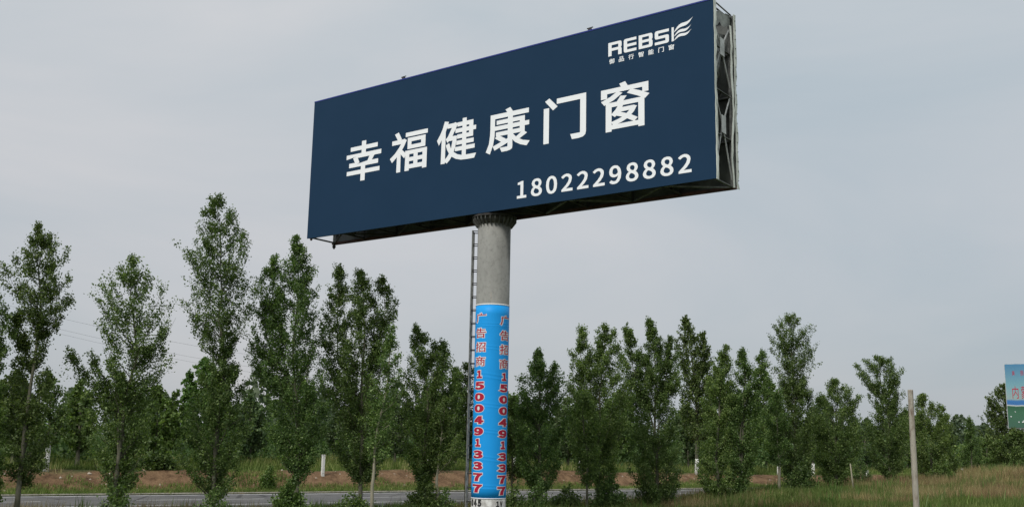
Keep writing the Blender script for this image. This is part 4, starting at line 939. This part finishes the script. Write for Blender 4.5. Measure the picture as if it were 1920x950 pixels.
# shrubs
def shrub(label, px, w_, top, wd, lm=None, dens=1300, size=.085, name='shrub', group='shrubs along the road', n=5, low=.0):
    x, y = stand(px, w_); z = gz(x, y) - .04
    root = thing(name, label, 'shrub', (x, y, z), 0, group)
    sc = 1900 / math.hypot(x, y); rg_ = random.Random(int(px) * 5 + 1)
    zt_ = on_plane(px, top, (x, y))[1]; H_ = zt_ - z
    sp = []
    for k in range(n):
        c_ = (k / max(1, n - 1) - .5) * wd / sc * .75; hh = H_ * (1 - .45 * abs(k / max(1, n - 1) - .5) * 2) * rg_.uniform(.8, 1.05); r_ = wd / sc / n * rg_.uniform(.7, 1.1)
        if k == n // 2: hh = H_
        sp.append([(z + low, c_ - r_ * .8, c_ + r_ * .8), (z + hh * .5, c_ - r_ * 1.25, c_ + r_ * 1.25), (z + hh * .85, c_ - r_ * .7, c_ + r_ * .7), (z + hh, c_ - .04, c_ + .04)])
    grow(root, sp, .025, .05, dens, size, int(px) + 77, lm or LEAF, BARK, .9, None, 1.3)
    return root
shrub('bright green bush at the foot of the twin-topped poplar', 549, 38.4, 895, 66, LEAF_G, n=6)
shrub('dark bush around the foot of the mid-height two-topped poplar', 800, 38.6, 893, 72)
shrub('low dark bush at the foot of the wide three-topped poplar', 668, 38.6, 925, 70, dens=600)
shrub('round bright green bush alone on the red earth bank', 507, 55.6, 873, 28, LEAF_G, n=4)
shrub('bush of shoots at the foot of the low poplar with the slim pale trunk', 838, 38.2, 915, 36, n=3, dens=500)
shrub('bush beside the blue banner at the foot of the small peeping poplar', 966, 38.3, 905, 42, n=4, dens=520)
shrub('bush at the foot of the cone-shaped poplar right of the pole', 1008, 38.0, 898, 44, n=4, dens=560)
shrub('low mound of dark leaves in front of the road between two full trees', 1063, 39.4, 912, 66, n=6, dens=640)
shrub('wide leafy bush at the foot of the blunt-topped poplar', 1142, 38.2, 890, 70, n=5)
shrub('leafy bush at the foot of the mop-topped poplar', 1500, 38.3, 858, 46, n=4)
shrub('fresh green bush on the bank behind the banner', 983, 57.0, 868, 26, LEAF_G, n=3)
shrub('dark bush on the bank under the fresh green spreading tree', 300, 58.5, 842, 74, LEAF, n=6, dens=500, size=.14)
shrub('low bush at the foot of the tallest poplar', 408, 38.2, 912, 52, n=4, dens=420)
shrub('straggly bush at the foot of the light airy poplar', 228, 38.0, 905, 56, n=4, dens=380)
shrub('dark bush in front of the pair of cone-shaped poplars', 1765, 38.3, 868, 40, n=4)
shrub('dark bush low left of the painted hoarding', 1836, 44.0, 842, 50, n=5)
shrub('bush at the right edge of the photo under the hoarding', 1905, 44.0, 838, 60, n=6)
shrub('bushy growth between the leaning poplar and the round-headed one', 1612, 46.0, 842, 44, n=5, dens=500)

# far-off wood, reading as one low mass
rg = np.random.default_rng(5)
pts = []
for k in range(380):
    s = rg.uniform(-170, 330); w_ = rg.uniform(90, 170)
    x, y = xy(s, w_); z = gz(x, y); hh = rg.uniform(4.2, 6.8) * (1 + .12 * math.sin(s * .05)); rad = rg.uniform(1.3, 2.6)
    n_ = 380
    u = rg.normal(size=(n_, 3)); u /= np.linalg.norm(u, axis=1)[:, None]; rr2 = rg.uniform(.35, 1, (n_, 1)) ** .5
    t_ = rg.uniform(0, 1, n_); prof = np.sin(np.clip(t_ * .9 + .12, 0, 1) * math.pi) ** .6
    P = np.stack([x + u[:, 0] * rr2[:, 0] * rad * prof, y + u[:, 1] * rr2[:, 0] * rad * prof, z + .2 + t_ * hh], 1)
    pts.append(P)
o = fast_mesh('distant_wood', leaves_at(np.vstack(pts), .62, rg), 4, leaf_mat('hazy distant leaves', (.085, .115, .082), (.11, .14, .10), (.15, .18, .13), .35, spec=.05))  # haze is put into the leaf colour as paler, greyer greens
tag(o, 'low dull green wood far beyond the road', 'wood', kind='stuff')
print('leaves', TOTAL)

pts = []
for k in range(520):
    s = rg.uniform(-45, 130); w_ = rg.uniform(64, 92)
    x, y = xy(s, w_); z = gz(x, y); hh = rg.uniform(1.2, 3.4); rad = rg.uniform(.7, 1.7); n_ = 260
    u = rg.normal(size=(n_, 3)); u /= np.linalg.norm(u, axis=1)[:, None]; q = rg.uniform(.3, 1, (n_, 1)) ** .6 * np.array([rad, rad, hh * .55]) * (1 + .25 * np.sin(u[:, :1] * 9 + k))
    P = np.array([x, y, z + hh * .45]) + u * q; P = P[P[:, 2] > z]
    pts.append(P)
o = fast_mesh('undergrowth', leaves_at(np.vstack(pts), .24, rg), 4, leaf_mat('undergrowth leaves', (.055, .095, .038), (.085, .14, .055), (.14, .19, .085), .3, spec=.1))
tag(o, 'tangled low scrub under and between the trees beyond the road', 'scrub', kind='stuff')

# ------------------------------------------------------------------ grass
def blades(name, label, P, h, wd, mat, rg, nb=6, spread=.12):
    n = len(P); Q = np.repeat(P, nb, 0); m_ = len(Q)
    Q = Q + np.stack([rg.normal(0, spread, m_), rg.normal(0, spread, m_), np.zeros(m_)], 1)
    hh = np.repeat(h, nb) * rg.uniform(.5, 1.1, m_)
    th = rg.uniform(0, math.pi, m_); a = np.stack([np.cos(th), np.sin(th), 0 * th], 1) * wd * rg.uniform(.6, 1.3, (m_, 1))
    lean = np.stack([rg.normal(0, .22, m_) + .06, rg.normal(0, .22, m_), np.ones(m_)], 1) * hh[:, None]
    V = np.empty((m_, 3, 3)); V[:, 0] = Q - a; V[:, 1] = Q + a; V[:, 2] = Q + lean
    o = fast_mesh(name, V.reshape(-1, 3), 3, mat)
    return tag(o, label, 'grass', kind='stuff')
def patchn(x, y, sc=1.0):
    return (np.sin(x * .8 * sc + 1.7 * np.sin(y * .5 * sc)) + np.sin(y * 1.1 * sc + 1.3 * np.sin(x * .6 * sc + 2)) + .7 * np.sin((x + y) * 2.1 * sc)) / 2.7
rg = np.random.default_rng(21)
def scatter(n, s0, s1, w0, w1, keep):
    s = rg.uniform(s0, s1, n); w_ = rg.uniform(w0, w1, n); x, y = xy(s, w_)
    d = y * 1.0; u = x / np.maximum(y, 1)
    ok = (y > 14) & (np.abs(u) < .56) & keep(s, w_, x, y)
    x, y = x[ok], y[ok]
    return np.stack([x, y, ground_z(x, y) - .02], 1)
# near side of the road
P = scatter(150000, -12, 75, 14, 42.0, lambda s, w_, x, y: (s > 15) | (w_ > 33))
f = patchn(P[:, 0], P[:, 1], .55) * 1.2 + .5 * patchn(P[:, 0] + 9, P[:, 1], 2.1) + rg.normal(0, .22, len(P))
s_, w__ = P[:, 0] * EX + P[:, 1] * EY, -P[:, 0] * EY + P[:, 1] * EX
bias = np.clip((s_ - 30) / 25, 0, 1) * .62 - .60
g1 = P[f > bias]; g2 = P[(f <= bias)]
near_r = lambda q: rg.uniform(.16, .42, len(q)) * (1 + .5 * patchn(q[:, 0] * 1.7, q[:, 1] * 1.7))
blades('green_grass', 'green grass and weeds on the near side of the road', g1, near_r(g1), .016, GRASS_G, rg, 5)
k = patchn(g2[:, 0] + 31, g2[:, 1], .9) + rg.normal(0, .4, len(g2)) < .25
blades('dry_grass', 'tan dry grass on the rise right of the billboard', g2[k], rg.uniform(.3, .65, k.sum()), .010, GRASS_T, rg, 5)
blades('seeding_grass', 'reddish seeding grass among the tan grass', g2[~k], rg.uniform(.35, .75, (~k).sum()), .012, GRASS_R, rg, 4)
w3 = P[(patchn(P[:, 0] + 5, P[:, 1] + 3, 1.6) > .55) & (rg.random(len(P)) < .10)]
blades('tall_weeds', 'taller leafy weeds standing up among the near grass', w3, rg.uniform(.5, .95, len(w3)), .03, LEAF_G, rg, 5, .10)
# verge, bank and the plateau behind it
P = scatter(60000, -30, 120, 54.1, 60, lambda s, w_, x, y: (w_ < 55.4) | (patchn(x, y, .8) > .30 - .5 * (w_ < 56.4)) | (w_ > 58.6))
blades('verge_grass', 'short green grass along the foot and top of the earth bank', P, rg.uniform(.10, .32, len(P)), .018, GRASS_G, rg, 5)
P = scatter(42000, -40, 150, 58.6, 82, lambda s, w_, x, y: x > -1e9)
blades('meadow_grass', 'taller grass behind the earth bank under the trees', P, rg.uniform(.25, .7, len(P)), .028, GRASS_G, rg, 5, .2)
P = scatter(9000, -40, 120, 57.5, 75, lambda s, w_, x, y: patchn(x, y) > .3)
blades('meadow_dry_grass', 'dry tan stalks among the grass behind the bank', P, rg.uniform(.4, .9, len(P)), .014, GRASS_T, rg, 4, .2)

# ------------------------------------------------------------------ posts, hoarding, wires, stones
x, y = stand(1712.5, 24.5)
dist = math.hypot(x, y); zt_ = on_plane(1706, 730, (x, y))[1]; z = gz(x, y)
post = thing('concrete_post', 'plain weathered concrete post standing alone in the dry grass on the right', 'post', (x, y, z - .1))
rad = 4.9 / 1900 * dist
MB().tube([(0, 0, 0), (0, 0, 1.2), (0, 0, zt_ - z + .06), (0, 0, zt_ - z + .1)], [rad * 1.08, rad * 1.04, rad * .92, rad * .9], 20).build('shaft', mat_noise('stained concrete', (.17, .12, .09), (.40, .37, .31), 3.2, .9, .2, (2.5, 2.5, .6), .8, .30, .52), post, True)
MB().tube([(0, 0, .0), (0, 0, .12)], [rad * 1.5, rad * 1.15], 16).build('footing', CONC, post)
MW = mat_noise('white marker paint', (.30, .28, .25), (.72, .72, .69), 7, .85, .3, None, .3, .32, .46)
for px, w_, top, lab in ((608.5, 57.4, 851, 'square white marker post on the earth bank beside the twin-topped poplar'),
                         (1623.5, 57.6, 884, 'small white marker post in the gap left of the wind-bent poplar'),
                         (1802.5, 60.5, 884, 'tiny white marker post in the gap before the painted hoarding')):
    x, y = stand(px, w_); z = gz(x, y); zt_ = on_plane(px, top, (x, y))[1]; h_ = max(.5, zt_ - z)
    q = thing('marker_post', lab, 'marker post', (x, y, z - .05), R(31), 'white marker posts beyond the road')
    o = MB().box(-.085, .085, -.085, .085, 0, h_).build('post_body', MW, q)
    bv = o.modifiers.new('b', 'BEVEL'); bv.width = .015
    mb = MB(); mb.box(-.095, .095, -.095, .095, h_ - .02, h_ + .03); mb.build('post_cap', MW, q)
x, y = stand(1597.5, 37.0); z = gz(x, y)
q = MB().tube([(0, 0, 0), (-.06, .0, .7), (-.12, .02, 1.5)], [.045, .04, .03], 8).build('wooden_stake', BARK_P, None, True)
q.location = (x, y, z - .05); tag(q, 'thin grey stake leaning in the grass by the round-headed poplar', 'stake')

# the painted hoarding at the right edge
x, y = stand(1894.5, 60.5)
dd = math.hypot(x, y); zt_ = on_plane(1888, 682.5, (x, y))[1]; zb2 = on_plane(1889, 801, (x, y))[1]; z = gz(x, y)
hd = thing('hoarding', 'hoarding painted with sky, lake and green pasture, cut off by the right edge', 'hoarding', (x, y, z - .1), math.atan2(-x, y) + R(-6))
WH, HH = 12.0, zt_ - zb2
m, t, b = base_mat('pasture picture', .5, .3)
c = N(t, 'ShaderNodeTexCoord'); sp_ = N(t, 'ShaderNodeSeparateXYZ'); t.links.new(c.outputs['Generated'], sp_.inputs[0])
wv_ = N(t, 'ShaderNodeMath', operation='MULTIPLY_ADD'); wv_.inputs[1].default_value = .05; t.links.new(noise(t, .7, 3, .5, stretch=(1, 1, .3)), wv_.inputs[0]); t.links.new(sp_.outputs[2], wv_.inputs[2])
pic = ramp(t, wv_.outputs[0], [(0, (.06, .14, .10)), (.26, (.055, .155, .09)), (.355, (.035, .12, .065)), (.37, (.62, .66, .66)), (.385, (.05, .17, .42)), (.44, (.05, .19, .46)), (.47, (.32, .43, .42)), (.68, (.20, .40, .46)), (1, (.085, .25, .42))])
t.links.new(pic, b.inputs['Base Color'])
o = MB().box(0, WH, -.06, 0, zb2 - z + .1, zt_ - z + .1).build('picture_panel', m, hd)
MB().box(-.05, WH + .05, .001, .12, zb2 - z + .02, zt_ - z + .16).build('panel_frame', STEEL_L, hd)
for xx in (1.6, 6, 10.4): MB().box(xx - .12, xx + .12, .12, .36, 0, zt_ - z).build('leg', STEEL, hd)
pl = lambda u, v: (u, -.066, v)
kx = abs(on_plane(1918, 740, (x, y))[0] - on_plane(1888, 740, (x, y))[0]) / 30
kz = HH / 118.5; zz0 = zb2 - z + .1
def pbox(ch, xa, xb, ya, yb, e, grow_=0):
    return (ch, (xa - 1888 - grow_) * kx, (xb - 1888 + grow_) * kx, zz0 + (801 - yb - grow_) * kz, zz0 + (801 - ya + grow_) * kz, e)
for ch, xa, xb, ya, yb, nm in (('内', 1899.5, 1911, 724, 747, 'large_character'), ('蒙', 1916, 1929, 724, 748, 'large_character'), ('美', 1901, 1906.5, 695, 704, 'small_character'), ('丽', 1917, 1923, 695, 704, 'small_character')):
    mesh_obj(nm, *text_patch([pbox(ch, xa, xb, ya, yb, .0)], pl), RED, o)
mb = MB()
for u, v, a_ in ((10, 772, .8), (15, 791, 1.8), (22, 791, 3), (24, 789, 1.2), (30, 792, 2), (1, 781, 2), (33, 776, 1)):
    U0, V0 = u * kx + .2, zz0 + (801 - v) * kz
    mb = MB().tube([(U0, -.064, V0), (U0 + a_ * kx, -.064, V0 + .03)], [.07, .05], 6); mb.build('painted_sheep', WH2, o)

# overhead wires with the poles that carry them
def upole(px, w_, ztop, lab):
    x, y = stand(px, w_); z = gz(x, y)
    q = thing('utility_pole', lab, 'utility pole', (x, y, z - .1), R(31), 'utility poles of the overhead line')
    MB().tube([(0, 0, 0), (0, 0, ztop - z)], [.17, .11], 12).build('shaft', CONC, q, True)
    MB().bar((0, -.9, ztop - z - .5), (0, .9, ztop - z - .5), .09).build('crossarm', STEEL, q)
    for yy in (-.8, 0, .8): MB().tube([(0, yy, ztop - z - .45), (0, yy, ztop - z - .25)], [.05, .03], 8).build('insulator', WH2, q)
    return x, y
A0 = np.array([*stand(-160, 92), 0.]); B0 = np.array([*stand(570, 92), 0.])
up = upole(570, 92, on_plane(570, 676, B0)[1] + 1.0, 'utility pole hidden behind the twin-topped poplar, carrying three thin wires')
WIRE = mat_noise('wire', (.10, .10, .11), (.16, .16, .17), 3, .6)
for k, (pa, pb) in enumerate((((-60, 558), (570, 679)), ((-60, 578), (570, 702)), ((-60, 586), (570, 712)))):
    ea = stand(pa[0], 92); eb = stand(pb[0], 92)
    za_, zb_2 = on_plane(pa[0], pa[1], ea)[1], on_plane(pb[0], pb[1], eb)[1]
    P_ = []
    for i in range(21):
        t_ = i / 20; P_.append((ea[0] * (1 - t_) + eb[0] * t_, ea[1] * (1 - t_) + eb[1] * t_, za_ * (1 - t_) + zb_2 * t_ - .5 * 4 * t_ * (1 - t_)))
    o = MB().tube(P_, .0075, 5).build('overhead_wire', WIRE)
    tag(o, ['topmost of three thin wires crossing the sky behind the left poplars', 'middle one of three thin wires crossing the sky behind the left poplars', 'lowest of three thin wires crossing the sky behind the left poplars'][k], 'wire', 'overhead wires')
# clods and stones on the bank: past counting
V, F = [], []
rs = random.Random(3)
mb = MB()
for k in range(240):
    s = rs.uniform(-12, 60); w_ = rs.uniform(54.6, 58.4); x, y = xy(s, w_); z = gz(x, y); r_ = rs.uniform(.03, .10) * (1.6 if rs.random() < .05 else 1)
    q0 = len(mb.V)
    for a_ in range(6):
        t_ = a_ * math.pi / 3; mb.V.append((x + r_ * math.cos(t_) * rs.uniform(.7, 1.2), y + r_ * math.sin(t_) * rs.uniform(.7, 1.2), z - .02))
    mb.V.append((x + rs.uniform(-.3, .3) * r_, y, z + r_ * rs.uniform(.5, .9)))
    for a_ in range(6): mb.F.append([q0 + a_, q0 + (a_ + 1) % 6, q0 + 6])
tag(mb.build('stones', mat_noise('pale clods', (.22, .15, .10), (.55, .50, .42), .8, .9, .1, None, 0, .45, .6)), 'pale stones and clods scattered on the earth bank', 'stones', kind='stuff')
